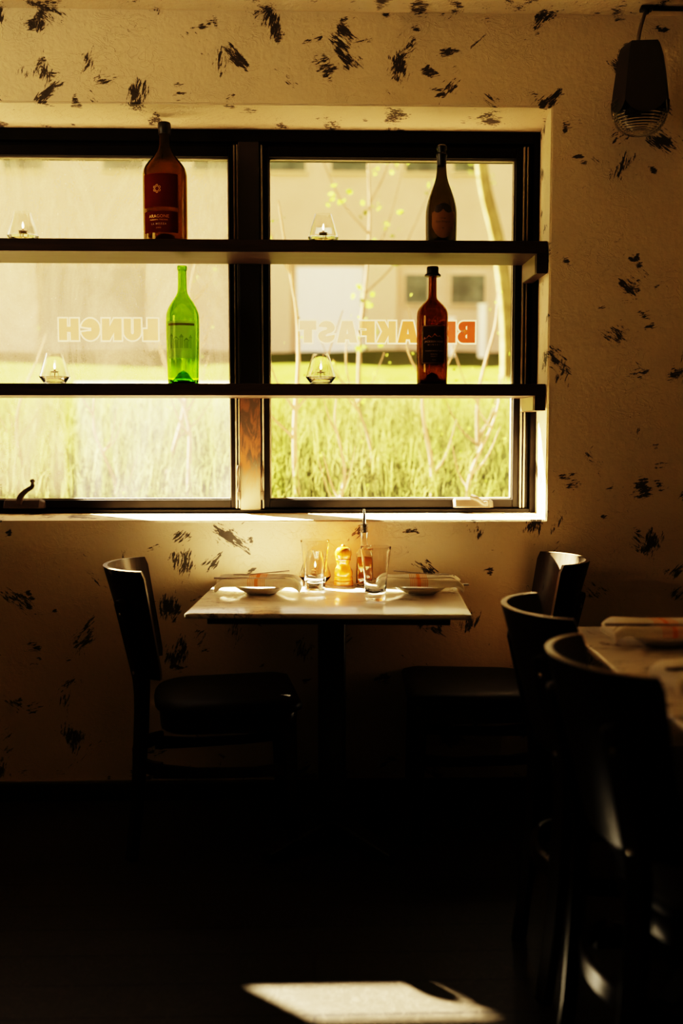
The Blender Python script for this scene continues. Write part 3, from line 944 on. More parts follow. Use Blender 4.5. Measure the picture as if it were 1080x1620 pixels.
# ------------------------------------------------------------------ tables
def table(name, label, loc, rz, lx, ly, cols):
    t = thing(name, label, 'table', loc, rz)
    bm = newbox(-lx / 2, lx / 2, -ly / 2, ly / 2, 0.735, 0.750, bev=0.0045, seg=3)
    obj('tabletop', bm, M['marble'], t, True, angle=35)
    obj('sub_top', newbox(-lx / 2 + 0.055, lx / 2 - 0.055, -ly / 2 + 0.045, ly / 2 - 0.045, 0.712, 0.7345, bev=0.002), M['black_metal'], t)
    for cy in cols:
        bm = newbox(-0.041, 0.041, cy - 0.041, cy + 0.041, 0.055, 0.708, bev=0.008, seg=3)
        p = obj('pedestal', bm, M['black_metal'], t, True)
        bm = newbox(-0.13, 0.13, cy - 0.13, cy + 0.13, 0.698, 0.7078, bev=0.003)
        obj('mounting_plate', bm, M['black_metal'], p)
        bm = bmesh.new()
        rot = Matrix.Rotation(R(45), 3, 'Z')
        for k in range(4):
            d = Vector((math.cos(R(90 * k + 45)), math.sin(R(90 * k + 45)), 0))
            c = Vector((0, cy, 0))
            bar(bm, [c + d * 0.0 + Vector((0, 0, 0.050)), c + d * 0.08 + Vector((0, 0, 0.047)), c + d * 0.20 + Vector((0, 0, 0.030)), c + d * 0.26 + Vector((0, 0, 0.022))],
                [0.07, 0.065, 0.05, 0.045], [0.05, 0.045, 0.030, 0.024], Vector((-d.y, d.x, 0)))
            lathe(bm, [(0, 0), (0.014, 0), (0.014, 0.012), (0, 0.013)], 14, (c + d * 0.245).x, (c + d * 0.245).y)
        obj('base', bm, M['black_metal'], t, True)
    return t
table('cafe_table', 'small marble topped cafe table standing against the wall under the window', (0.056, -0.352, 0), R(-3.2), 0.780, 0.620, [0.0])
table('dining_table', 'marble topped dining table at the right edge beside two black chairs', (0.925, -1.475, 0), R(-1.6), 0.615, 1.22, [-0.33, 0.33])

# ------------------------------------------------------------------ plates, napkins, cutlery
def make_plate(label, loc, group):
    bm = bmesh.new()
    lathe(bm, [(0, 0.003), (0.040, 0.003), (0.042, 0.0), (0.046, 0.0), (0.050, 0.004), (0.066, 0.011), (0.080, 0.020), (0.0855, 0.0245), (0.0860, 0.0262), (0.0845, 0.0268), (0.078, 0.0225), (0.064, 0.0135), (0.046, 0.0075), (0, 0.0065)], 56)
    o = obj('side_plate', bm, M['china'], None, True, loc=loc)
    return tag(o, label, 'plate', group)
def make_napkin(label, loc, rz, group, flip=1, seed=0):
    """a long folded napkin: two soft layers with a loose pocket, ends hanging a little over the plate"""
    rnd = random.Random(seed)
    ph = [rnd.random() * 6 for _ in range(6)]
    bm = bmesh.new()
    nx, half, dep = 34, 0.126, 0.052
    def droop(x):
        u = abs(x) / half
        return -0.016 * max(0, u - 0.78) ** 2 / 0.0484
    def sheet(sec, amp):
        rings = []
        for i in range(nx + 1):
            x = -half + 2 * half * i / nx
            w = 1 + 0.05 * math.sin(x * 26 + ph[0])
            ring_ = []
            for (y, z) in sec:
                zz = z + droop(x) + amp * math.sin(x * 34 + ph[1] + y * 40) * (0.4 + abs(x) / half)
                ring_.append((x + 0.006 * math.sin(y * 50 + ph[2]) * abs(x) / half, y * w + 0.004 * math.sin(x * 18 + ph[3]), zz))
            rings.append(ring_)
        loft(bm, rings, True, True)
    # lower folded body: a rounded front fold over the plate rim, a groove behind it
    sheet([(-0.088, 0.000), (-0.094, 0.007), (-0.093, 0.016), (-0.086, 0.0225), (-0.070, 0.0225), (-0.058, 0.018), (-0.030, 0.0165), (0.0, 0.0165), (0.03, 0.0155), (0.052, 0.013), (0.055, 0.007), (0.05, 0.002), (0.0, 0.001), (-0.05, 0.001)], 0.0012)
    # upper flap set back
    sheet([(-0.024, 0.0175), (-0.027, 0.0205), (-0.018, 0.0245), (0.02, 0.0245), (0.048, 0.021), (0.052, 0.017), (0.03, 0.0168)], 0.0014)
    o = obj('folded_napkin', bm, M['linen'], None, True, loc=loc, rz=rz, angle=50)
    return tag(o, label, 'napkin', group)
def make_knife(label, loc, rz, tilt=0.0, ln=0.215):
    bm = bmesh.new()
    n = 16
    rings = []
    for i in range(n + 1):
        u = i / n
        x = -ln / 2 + ln * u
        w = 0.0042 + 0.0022 * math.cos(u * PI) if u < 0.5 else 0.0085 * (1 - ((u - 0.62) / 0.40) ** 2 * (0.9 if u > 0.62 else 0.2))
        h = 0.0032 if u < 0.48 else 0.0012
        w = max(w, 0.0012)
        rings.append([(x, w * math.cos(a), h * math.sin(a)) for a in [2 * PI * k / 10 for k in range(10)]])
    loft(bm, rings)
    o = obj('table_knife', bm, M['dark_steel'], None, True, loc=loc)
    o.rotation_euler = (0, tilt, rz)
    return tag(o, label, 'knife')
def make_fork(label, loc, rz, tilt=0.0, ln=0.19):
    bm = bmesh.new()
    p = [(-ln / 2 + ln * 0.66 * u, 0, 0.0) for u in [i / 10 for i in range(11)]]
    bar(bm, p, [0.011 - 0.006 * min(1, 1.3 * i / 10) for i in range(11)], 0.0026, Vector((0, 1, 0)))
    x0 = p[-1][0]
    bar(bm, [(x0, 0, 0), (x0 + 0.010, 0, 0.001), (x0 + 0.022, 0, 0.003)], [0.006, 0.018, 0.021], 0.0022, Vector((0, 1, 0)))
    for k in range(4):
        y = -0.0085 + 0.00567 * k
        bar(bm, [(x0 + 0.020, y, 0.003), (x0 + 0.042, y, 0.004), (x0 + 0.062, y, 0.001)], [0.0034, 0.003, 0.0016], 0.0018, Vector((0, 1, 0)))
    o = obj('table_fork', bm, M['dark_steel'], None, True, loc=loc)
    o.rotation_euler = (0, tilt, rz)
    return tag(o, label, 'fork')

TZ = 0.750
pg, ng = 'plates laid on the tables', 'folded striped napkins on the plates'
PLL, PLR = (-0.160, -0.284), (0.328, -0.298)
PT1, PT2 = (0.812, -1.070), (0.792, -1.500)
make_plate('white side plate at the left place of the table under the window', (*PLL, TZ), pg)
make_plate('white side plate at the right place of the table under the window', (*PLR, TZ), pg)
make_plate('white side plate at the far place of the right hand table', (*PT1, TZ), pg)
make_plate('white side plate at the near place of the right hand table', (*PT2, TZ), pg)
NZ = TZ + 0.0305
make_napkin('folded striped napkin on the left plate under the window', (PLL[0] - 0.006, PLL[1], NZ), R(-2), ng, seed=1)
make_napkin('folded striped napkin on the right plate under the window', (PLR[0] - 0.006, PLR[1], NZ), R(-3), ng, seed=2)
make_napkin('folded striped napkin on the far plate of the right hand table', (PT1[0], PT1[1], NZ), R(-3), ng, seed=3)
make_napkin('folded striped napkin on the near plate of the right hand table', (PT2[0] - 0.01, PT2[1], NZ), R(4), ng, seed=4)
make_knife('steel table knife poking out of the right napkin under the window', (0.366, PLR[1] - 0.020, TZ + 0.0285), R(178), 0.0)
make_fork('steel fork resting on the right napkin under the window, end raised beside the tumbler', (0.341, PLR[1] + 0.005, NZ + 0.0285), R(-4), 0.085)
make_knife('steel table knife lying on the left napkin under the window', (PLL[0] - 0.032, PLL[1] - 0.046, NZ + 0.0215), R(-1), 0.0)
make_fork('steel fork lying on the left napkin under the window', (-0.168, PLL[1] + 0.010, NZ + 0.0275), R(186), 0.08)
make_knife('steel table knife lying in the far napkin of the right hand table', (PT1[0] - 0.040, PT1[1] - 0.044, NZ + 0.0215), R(-3), 0.0)
make_knife('steel table knife lying in the near napkin of the right hand table', (PT2[0] - 0.035, PT2[1] - 0.044, NZ + 0.0215), R(4), 0.0)

# ------------------------------------------------------------------ tumblers
def tumbler(label, loc, rz):
    H = 0.158
    prof_o = [(0.0, 0.0), (0.022, 0.0), (0.0285, 0.0015), (0.0300, 0.005), (0.0310, 0.03), (0.0350, 0.075), (0.0405, 0.120), (0.0452, H - 0.001), (0.0448, H)]
    prof_i = [(0.0432, H), (0.0430, H - 0.002), (0.0385, 0.120), (0.0328, 0.075), (0.0285, 0.042), (0.0240, 0.030), (0.0150, 0.025), (0, 0.0235)]
    po = prof_o[:4] + smooth_path(prof_o[3:8], 5)[1:] + prof_o[8:]
    pi_ = prof_i[:1] + smooth_path(prof_i[1:], 5)
    def shp(a, z):
        k = max(0.0, 1 - z / 0.13) * 0.55          # squarer towards the foot
        c, s = abs(math.cos(a + PI / 4)), abs(math.sin(a + PI / 4))
        sq = 1.0 / max(1e-6, (c ** 5 + s ** 5) ** (1 / 5))
        return 1 + k * (sq - 1) * 0.75
    bm = bmesh.new(); lathe(bm, po + pi_, 64, shape=shp)
    o = obj('tumbler', bm, M['glass'], None, True, loc=loc, rz=rz, angle=60)
    return tag(o, label, 'glass', 'clear tumblers on the marble table')
tumbler('clear glass tumbler on the marble table left of the pepper mill', (0.005, -0.235, TZ), 0.2)
tumbler('clear glass tumbler on the marble table in front of the oil bottle', (0.182, -0.436, TZ), 0.5)

# ------------------------------------------------------------------ pepper mill
t = thing('pepper_mill', 'honey coloured turned wooden pepper mill between the two tumblers', 'pepper mill', (0.097, -0.125, TZ))
bm = bmesh.new()
lathe(bm, smooth_path([(0.001, 0.0), (0.0295, 0.0), (0.0315, 0.003), (0.0315, 0.013), (0.0290, 0.016), (0.0310, 0.019), (0.0300, 0.026), (0.0280, 0.029), (0.0300, 0.033), (0.0295, 0.046), (0.0225, 0.060), (0.0200, 0.067), (0.0215, 0.075), (0.0245, 0.082), (0.0225, 0.0845), (0.001, 0.085)], 4), 48)
obj('body', bm, M['mill'], t, True)
bm = bmesh.new()
lathe(bm, smooth_path([(0.001, 0.0852), (0.0225, 0.0852), (0.0250, 0.090), (0.0270, 0.100), (0.0250, 0.112), (0.0180, 0.121), (0.0080, 0.1245), (0.0005, 0.125)], 5), 48)
h = obj('head', bm, M['mill'], t, True)
bm = bmesh.new(); lathe(bm, [(0.001, 0.1245), (0.006, 0.125), (0.0065, 0.128), (0.004, 0.131), (0.0005, 0.1315)], 20)
obj('nut', bm, M['brass'], h, True)

# ------------------------------------------------------------------ oil bottle with pourer
t = thing('oil_bottle', 'clear glass bottle of golden oil with a steel pourer beside the pepper mill', 'bottle', (0.164, -0.120, TZ))
def sqr(a, z):
    k = max(0.0, min(1.0, (0.112 - z) / 0.02))
    c, s = abs(math.cos(a)), abs(math.sin(a))
    return 1 + k * ((c ** 6 + s ** 6) ** (-1 / 6) - 1) * 0.9
po = [(0, 0.0), (0.022, 0.0), (0.0255, 0.003), (0.0260, 0.008), (0.0260, 0.095), (0.0245, 0.106), (0.0180, 0.116), (0.0125, 0.124), (0.0115, 0.136), (0.0115, 0.166), (0.0130, 0.168), (0.0130, 0.174)]
pi_ = [(0.0098, 0.174), (0.0092, 0.136), (0.0102, 0.125), (0.0160, 0.114), (0.0222, 0.104), (0.0235, 0.094), (0.0235, 0.010), (0.020, 0.006), (0, 0.006)]
bm = bmesh.new(); lathe(bm, po + pi_, 48, shape=sqr)
obj('glass', bm, M['glass'], t, True, angle=45)
bm = bmesh.new(); lathe(bm, [(0, 0.0064), (0.0195, 0.0064), (0.0231, 0.0104), (0.0231, 0.088), (0.0, 0.088)], 48, shape=sqr)
obj('oil', bm, M['oil'], t, True, angle=45)
bm = bmesh.new()
lathe(bm, [(0, 0.170), (0.0088, 0.170), (0.0088, 0.1745), (0.0125, 0.1745), (0.0125, 0.180), (0.0105, 0.181), (0.0105, 0.184), (0.0125, 0.185), (0.0125, 0.190), (0.0105, 0.191), (0.0105, 0.1935), (0.0140, 0.195), (0.0140, 0.1975), (0.006, 0.199)], 28)
p_ = obj('pourer', bm, M['dark_steel'], t, True)
bm = bmesh.new()
tube(bm, smooth_path([(0, 0, 0.197), (0, 0, 0.208), (0.0005, 0, 0.225), (-0.0005, 0, 0.246)], 4), [0.0066 - 0.0036 * i / 12 for i in range(13)], 16)
obj('spout', bm, M['steel'], p_, True)

# ------------------------------------------------------------------ chairs (local: faces +x, origin on the floor)
def make_chair(label, loc, rz):
    t = thing('dining_chair', label, 'chair', loc, rz, 'black bent plywood dining chairs')
    TH = 0.013
    # bent backrest: u runs across (-1..1), v up
    nu, nv = 30, 14
    def bp(u, v, off=0.0):
        z = 0.535 + 0.315 * v
        half = 0.170 + 0.012 * v
        sag = 0.080 + 0.035 * v
        cx = -0.195 - 0.046 * v - 0.003 * v * v          # chord x (leans back)
        y = half * math.sin(u * PI / 2 * 0.86) / math.sin(PI / 2 * 0.86)
        k = (math.cos(u * PI / 2 * 0.86) - math.cos(PI / 2 * 0.86)) / (1 - math.cos(PI / 2 * 0.86))
        x = cx - sag * k
        # outward normal in plan (numeric)
        return Vector((x, y, z))
    def bn(u, v):
        d = bp(min(1, u + 0.01), v) - bp(max(-1, u - 0.01), v)
        return Vector((-d.y, d.x, 0)).normalized()       # away from the sitter
    bm = bmesh.new()
    def corner(u, v):                                   # rounded corners of the sheet
        return u, v
    F = [[None] * (nu + 1) for _ in range(nv + 1)]
    B = [[None] * (nu + 1) for _ in range(nv + 1)]
    for j in range(nv + 1):
        v = j / nv
        for i in range(nu + 1):
            u = -1 + 2 * i / nu
            lim = 1.0
            e = 0.03
            if v > 1 - e: lim = 1 - 0.030 * (1 - math.sqrt(max(0, 1 - ((v - 1 + e) / e) ** 2)))
            if v < e: lim = 1 - 0.030 * (1 - math.sqrt(max(0, 1 - ((e - v) / e) ** 2)))
            p, n = bp(u * lim, v), bn(u * lim, v)
            F[j][i] = bm.verts.new(p - n * TH / 2)
            B[j][i] = bm.verts.new(p + n * TH / 2)
    edge = []
    for j in range(nv):
        for i in range(nu):
            bm.faces.new((F[j][i], F[j][i + 1], F[j + 1][i + 1], F[j + 1][i])).material_index = 2
            bm.faces.new((B[j][i], B[j + 1][i], B[j + 1][i + 1], B[j][i + 1]))
    for i in range(nu):
        edge.append(bm.faces.new((F[nv][i], F[nv][i + 1], B[nv][i + 1], B[nv][i])))
        edge.append(bm.faces.new((F[0][i], B[0][i], B[0][i + 1], F[0][i + 1])))
    for j in range(nv):
        edge.append(bm.faces.new((F[j][0], F[j + 1][0], B[j + 1][0], B[j][0])))
        edge.append(bm.faces.new((F[j][nu], B[j][nu], B[j + 1][nu], F[j + 1][nu])))
    for f in edge: f.material_index = 1
    back = obj('backrest', bm, [M['chair'], M['ply_edge'], M['chair_lit_face']], t, True, angle=50)
    # rear posts: bolted outside the bent sheet, running down as the rear legs
    for s in (-1, 1):
        uu = 0.60 * s
        pts, sides, Ws = [], [], []
        for v in (0.735, 0.725, 0.70, 0.55, 0.40, 0.25, 0.10, 0.0):
            n = bn(uu, v)
            pts.append(bp(uu, v) + n * (TH / 2 + 0.0135))
            sides.append(Vector((-n.y, n.x, 0)) * s)
            Ws.append({0.735: 0.014, 0.725: 0.028}.get(v, 0.040))
        n0 = bn(uu, 0)
        base = pts[-1]
        for z, dx, dy in ((0.49, 0.004, 0.0), (0.44, 0.004, 0.0), (0.30, -0.002, 0.0), (0.15, -0.012, 0.0), (0.0, -0.030, 0.0)):
            pts.append(Vector((base.x + dx, base.y + dy * s, z)))
            sides.append(Vector((-n0.y, n0.x, 0)) * s)
            Ws.append(0.041 if z > 0.2 else 0.036)
        bm = bmesh.new()
        bar(bm, pts, Ws, 0.027, sides)
        lg = obj('rear_leg', bm, M['chair'], t, True, angle=35)
        for v in (0.60, 0.06):
            bm = bmesh.new()
            n = bn(uu, v)
            c = bp(uu, v) + n * (TH / 2 + 0.0275)
            q_ = n.cross(Vector((0, 0, 1)))
            rings = []
            for rr, hh in ((0.0055, -0.002), (0.0055, 0.001), (0.003, 0.0022)):
                rings.append([c + n * hh + rr * (math.cos(2 * PI * k / 12) * q_ + math.sin(2 * PI * k / 12) * Vector((0, 0, 1))) for k in range(12)])
            loft(bm, rings)
            obj('bolt', bm, M['steel'], lg, True)
    # seat: vinyl pad with rounded rear on a plywood pan
    def outline(g, n=14):
        pts = []
        hx, hy = 0.205 + g, 0.205 + g
        pts += [(hx - 0.03, -hy), (hx, -hy + 0.03), (hx, hy - 0.03), (hx - 0.03, hy)]
        rear = []
        for k in range(n + 1):
            a = PI / 2 + PI * k / n
            rear.append((-0.085 + (0.135 + g) * math.copysign(abs(math.cos(a)) ** 0.8, math.cos(a)), hy * 0.93 * math.copysign(abs(math.sin(a)) ** 0.62, math.sin(a))))
        return pts + rear
    bm = bmesh.new()
    rings = []
    for g, z in ((-0.012, 0.430), (0.0, 0.434), (0.002, 0.448), (-0.004, 0.458), (-0.020, 0.4635), (-0.06, 0.466)):
        rings.append([(x, y, z) for x, y in outline(g)])
    loft(bm, rings)
    obj('seat', bm, M['vinyl'], t, True, angle=60)
    bm = bmesh.new()
    rings = []
    for g, z in ((-0.020, 0.372), (-0.016, 0.374), (-0.012, 0.424), (-0.016, 0.429)):
        rings.append([(x, y, z) for x, y in outline(g)])
    loft(bm, rings)
    obj('seat_frame', bm, M['chair'], t, True, angle=50)
    for s in (-1, 1):
        bm = bmesh.new()
        bar(bm, [(0.168, 0.168 * s, 0.400), (0.172, 0.172 * s, 0.25), (0.180, 0.176 * s, 0.0)], [0.040, 0.037, 0.030], [0.036, 0.033, 0.028], Vector((1, 0, 0)))
        obj('front_leg', bm, M['chair'], t, True, angle=35)
        bm = bmesh.new()
        bar(bm, [(-0.222, 0.140 * s, 0.262), (-0.10, 0.152 * s, 0.252), (0.06, 0.164 * s, 0.250), (0.172, 0.171 * s, 0.258)], 0.016, [0.042, 0.030, 0.028, 0.036], Vector((0, 1, 0)))
        obj('stretcher', bm, M['chair'], t, True, angle=35)
    # bent rear stretcher following the same curve as the back
    bm = bmesh.new()
    pts, sides = [], []
    for i in range(17):
        u = -1 + 2 * i / 16
        a = u * PI / 2 * 0.86
        k = (math.cos(a) - math.cos(PI / 2 * 0.86)) / (1 - math.cos(PI / 2 * 0.86))
        pts.append((-0.200 - 0.080 * k, 0.160 * math.sin(a) / math.sin(PI / 2 * 0.86), 0.272))
        sides.append(Vector((math.cos(a), -math.sin(a) * 0.5, 0)))
    bar(bm, pts, 0.018, 0.040, sides)
    obj('rear_stretcher', bm, M['chair'], t, True, angle=35)
    return t
ch = make_chair('black bent plywood chair at the left side of the table under the window', (-0.262, -0.318, 0), R(8))
dup(ch, (0.494, -0.234, 0), R(177.8), 'black bent plywood chair nearest the wall, right of the table under the window')
dup(ch, (0.792, -1.120, 0), R(0), 'middle black chair of the three on the right, at the right hand table')
dup(ch, (0.778, -1.612, 0), R(5), 'large black chair nearest the camera at the right hand table')

# ------------------------------------------------------------------ pendant lamp
t = thing('pendant_lamp', 'dark metal pendant lamp with ribbed glass hanging by the wall at upper right', 'lamp', (1.024, -0.150, 2.222), R(-6))
def hexring(s, z, scallop=0.0, nseg=8):
    base = [(0.062, -0.078), (0.090, 0.0), (0.062, 0.078), (-0.062, 0.078), (-0.090, 0.0), (-0.062, -0.078)]
    pts = []
    for i in range(6):
        a, b_ = Vector(base[i]), Vector(base[(i + 1) % 6])
        for k in range(nseg):
            f = k / nseg
            p = a.lerp(b_, f) * s
            amp = scallop * (1.25 if i in (2, 5) else 0.9)
            pts.append((p.x, p.y, z - amp * (1 - (2 * f - 1) ** 2) ** 0.8))
    return pts
bm = bmesh.new()
rings = [hexring(0.97, 0.034, 0.028), hexring(0.985, 0.034, 0.030), hexring(1.0, 0.034, 0.030), hexring(0.95, 0.075), hexring(0.86, 0.135), hexring(0.76, 0.190), hexring(0.70, 0.208), hexring(0.62, 0.219), hexring(0.30, 0.224), hexring(0.10, 0.225)]
rings = [hexring(0.93, 0.070)] + rings
loft(bm, rings, True, False)
bm.faces.new([v for v in bm.verts[-48:]] if False else list(bm.verts)[-48:])
M['lamp'] = simple('dark_bronze_lamp_metal', (0.030, 0.020, 0.016), 0.42, metal=0.4)
obj('lamp_shade', bm, M['lamp'], t, True, angle=20)
bm = bmesh.new()
prof = []
for i in range(61):
    u = i / 60
    a = u * PI / 2
    rr = 0.087 * math.sin(a) ** 0.72
    zz = 0.050 - 0.104 * math.cos(a) ** 0.9
    rr += 0.0026 * (1 if (i // 2) % 2 else 0)
    prof.append((max(rr, 0.0), zz))
prof[0] = (0, prof[0][1])
inner = [(max(r - 0.004, 0), z + 0.004) for r, z in reversed(prof)]
inner = [p for k, p in enumerate(inner) if k % 6 == 0]
inner[-1] = (0, inner[-1][1])
def flutes(a, z):
    return 1 + 0.008 * math.cos(a * 16)
lathe(bm, prof + inner, 96, shape=flutes)
for v in bm.verts: v.co.y *= 0.80
obj('ribbed_glass', bm, M['glass'], t, True, angle=80)
bm = bmesh.new()
lathe(bm, [(0, 0.13), (0.012, 0.13), (0.014, 0.11), (0.024, 0.09), (0.026, 0.075), (0.018, 0.06), (0, 0.053)], 24)
M['bulb'] = simple('unlit_frosted_bulb', (0.25, 0.22, 0.18), 0.3)
obj('bulb', bm, M['bulb'], t, True)
bm = bmesh.new()
pth = smooth_path([(-0.012, 0.0, 0.222), (-0.004, 0.012, 0.268), (0.012, 0.04, 0.318), (0.030, 0.085, 0.362)], 14)
rad = [0.0050 + (0.0012 if k % 2 else 0.0) for k in range(len(pth))]
tube(bm, pth, rad, 10)
obj('cable', bm, M['dark_steel'], t, True, angle=80)
bm = bmesh.new()
box(bm, 0.012, 0.050, 0.070, 0.105, 0.3595, 0.3718, 0.003)
lathe(bm, [(0, 0.350), (0.009, 0.350), (0.010, 0.362), (0, 0.363)], 16, 0.030, 0.086)
obj('ceiling_hook', bm, M['black_metal'], t, True)
bm = bmesh.new()
tube(bm, [(1.085, -0.072, CEIL - 0.008), (1.6, -0.072, CEIL - 0.008), (2.2, -0.072, CEIL - 0.008)], 0.007, 10)
tag(obj('ceiling_conduit', bm, M['black_metal'], None, True), 'thin dark conduit along the ceiling right of the lamp cable', 'conduit')

# unseen overhang added outside, its outline cut to block and shape the sun
def slab(pts, z0, z1):
    bm = bmesh.new()
    lo = [bm.verts.new((x, y, z0)) for x, y in pts]; hi = [bm.verts.new((x, y, z1)) for x, y in pts]
    n = len(pts)
    bm.faces.new(lo[::-1]); bm.faces.new(hi)
    for i in range(n): bm.faces.new((lo[i], lo[(i + 1) % n], hi[(i + 1) % n], hi[i]))
    return bm
M['sun_blocker'] = simple('sun_blocker_board', (0.45, 0.36, 0.25), 0.7)
tag(obj('sun_blocker_slab', slab([(-1.605, 0.40), (2.4, 0.40), (2.4, 1.45), (-2.10, 1.45), (-2.16, 1.49), (-2.52, 1.82), (-2.66, 1.95), (-3.6, 1.95), (-3.6, 1.40), (-2.36, 1.40), (-2.36, 1.19)], 2.75, 2.79), M['sun_blocker']), kind='structure')
bm = newbox(-3.6, -3.5, 1.6, 1.7, 0.5, 2.75); box(bm, -3.6, -3.5, 0.4, 1.6, 2.66, 2.75)  # added post and arm carrying the overhang
tag(obj('sun_blocker_support', bm, M['sun_blocker']), kind='structure')

# ------------------------------------------------------------------ outdoors
def gz(y):                                  # height of the bank outside
    if y < 0.4: return 0.30
    return 0.30 + 0.138 * (y - 0.4) + 0.32 * (1 - math.exp(-(y - 0.4) / 1.2)) - 0.02
M['lawn'] = leafy('bright_lawn', (0.034, 0.041, 0.007), (0.054, 0.056, 0.013), 0.15, 4)
bm = bmesh.new()
ys = [0.41, 0.8, 1.2, 1.7, 2.3, 3, 4, 5, 6, 7.5, 9, 11, 13, 15, 17, 20, 26]
gp = bmesh.new()
M['bounce'] = simple('pale_bounce_surface', (0.14, 0.11, 0.084), 0.9, var=0.3, vscale=60, bump=0.6, bscale=90)  # unseen strip added to bounce sunlight up through the window
slab_y = [0.41, 0.75, 1.1, 1.5]
GV = [[gp.verts.new((x, y, gz(y) + 0.055)) for x in (-9, -5, -2, 0, 2, 5, 9)] for y in slab_y]
for a, b_ in zip(GV[:-1], GV[1:]):
    for i in range(6): gp.faces.new((a[i], a[i + 1], b_[i + 1], b_[i]))
tag(obj('bounce_strip', gp, M['bounce'], None, True), 'pale gravel strip added outside the wall, unseen, to throw sun up at the glass', 'bounce strip', kind='structure')
V = [[bm.verts.new((-16 + 32 * i / 24, y, gz(y) + 0.05 * math.sin(i * 1.7 + y))) for i in range(25)] for y in ys]
for a, b_ in zip(V[:-1], V[1:]):
    for i in range(24): bm.faces.new((a[i], a[i + 1], b_[i + 1], b_[i]))
tag(obj('grassy_bank', bm, M['lawn'], None, True), 'grassy bank rising outside the window', 'ground', kind='structure')

M['grass'] = leafy('tall_grass', (0.036, 0.043, 0.010), (0.072, 0.069, 0.022), 0.55, 2.0)
rnd = random.Random(5)
verts, faces = [], []
def blade(x, y, h, w, az, bend):
    z = gz(y) - 0.02
    dx, dy = math.cos(az), math.sin(az)
    fx, fy = math.cos(az + PI / 2), math.sin(az + PI / 2)
    b0 = len(verts)
    for k, f in enumerate((0, 0.4, 0.75)):
        ww = w * (1 - 0.35 * f)
        ox = fx * bend * f * f; oy = fy * bend * f * f
        verts.append((x + dx * ww + ox, y + dy * ww + oy, z + h * f))
        verts.append((x - dx * ww + ox, y - dy * ww + oy, z + h * f))
    verts.append((x + fx * bend * 1.2, y + fy * bend * 1.2, z + h * (1 - 0.25 * abs(bend) / max(h, 0.01))))
    faces.extend([(b0, b0 + 1, b0 + 3, b0 + 2), (b0 + 2, b0 + 3, b0 + 5, b0 + 4), (b0 + 4, b0 + 5, b0 + 6)])
for k in range(20000):
    y = 1.6 + 3.6 * rnd.random() ** 0.85
    x = (rnd.random() * 2 - 1) * (0.9 + 0.36 * (y + 3.4)) - 0.1 * y
    clump = 0.5 + 0.5 * math.sin(x * 2.3 + 1.1 * math.sin(y * 1.9)) * math.sin(y * 1.7 + x)
    h = (0.22 + 0.30 * rnd.random()) * (0.65 + 0.6 * clump)
    blade(x, y, h, 0.0025 + 0.0045 * rnd.random(), rnd.random() * 2 * PI, (rnd.random() - 0.5) * 0.5)
me = bpy.data.meshes.new('tall_grass')
me.from_pydata(verts, [], faces)
tag(link('tall_grass', me, M['grass']), 'tall backlit meadow grass growing on the bank outside the window', 'grass', kind='stuff')

# saplings
M['stem'] = leafy('pink_brown_stem', (0.19, 0.125, 0.088), (0.28, 0.19, 0.135), 0.1, 8)
M['leaf'] = leafy('young_leaf', (0.05, 0.075, 0.006), (0.11, 0.12, 0.02), 0.5, 5)
def sapling(x, y, h, lean, label, seed, leaves=16, rad=0.012):
    rnd = random.Random(seed)
    t = thing('sapling', label, 'sapling', (x, y, gz(y) - 0.03), 0, 'bare saplings on the bank outside')
    pts = [(lean * (i / 6) ** 1.2 + 0.03 * math.sin(i * 1.3 + seed), 0.05 * math.sin(i + seed), h * i / 6) for i in range(7)]
    sp_ = smooth_path(pts, 4)
    bm = bmesh.new()
    tube(bm, sp_, [rad * (1 - 0.75 * i / (len(sp_) - 1)) for i in range(len(sp_))], 7)
    tips = []
    for k in range(4):
        i = rnd.randint(6, len(sp_) - 5)
        p = Vector(sp_[i]); a = rnd.choice((-1, 1)) * (0.15 + 0.25 * rnd.random()) * h * 0.5
        q1 = p + Vector((a * 0.5, 0.05 * rnd.random(), h * 0.10)); q2 = p + Vector((a, 0.08 * rnd.random(), h * 0.30))
        tube(bm, smooth_path([tuple(p), tuple(q1), tuple(q2)], 4), [rad * 0.5 * (1 - 0.09 * j) for j in range(9)], 6)
        tips += [q1, q2]
    obj('stem', bm, M['stem'], t, True)
    bm = bmesh.new()
    tips += [Vector(s) for s in sp_[len(sp_) // 3::3]]
    for k in range(leaves):
        c = rnd.choice(tips) + Vector((rnd.gauss(0, 0.05), rnd.gauss(0, 0.05), rnd.gauss(0, 0.05)))
        d = Vector((rnd.gauss(0, 1), rnd.gauss(0, 1), rnd.gauss(0, 0.7))).normalized()
        s = d.cross(Vector((rnd.gauss(0, 1), rnd.gauss(0, 1), rnd.gauss(0, 1)))).normalized()
        l = (0.012 + 0.012 * rnd.random()) * (2.6 if h > 2 else 1.0); w = l * 0.36
        ps = [c, c + d * l * 0.35 + s * w, c + d * l * 0.7 + s * w * 0.7, c + d * l, c + d * l * 0.7 - s * w * 0.7, c + d * l * 0.35 - s * w]
        bm.faces.new([bm.verts.new(p) for p in ps])
    obj('foliage', bm, M['leaf'], t)
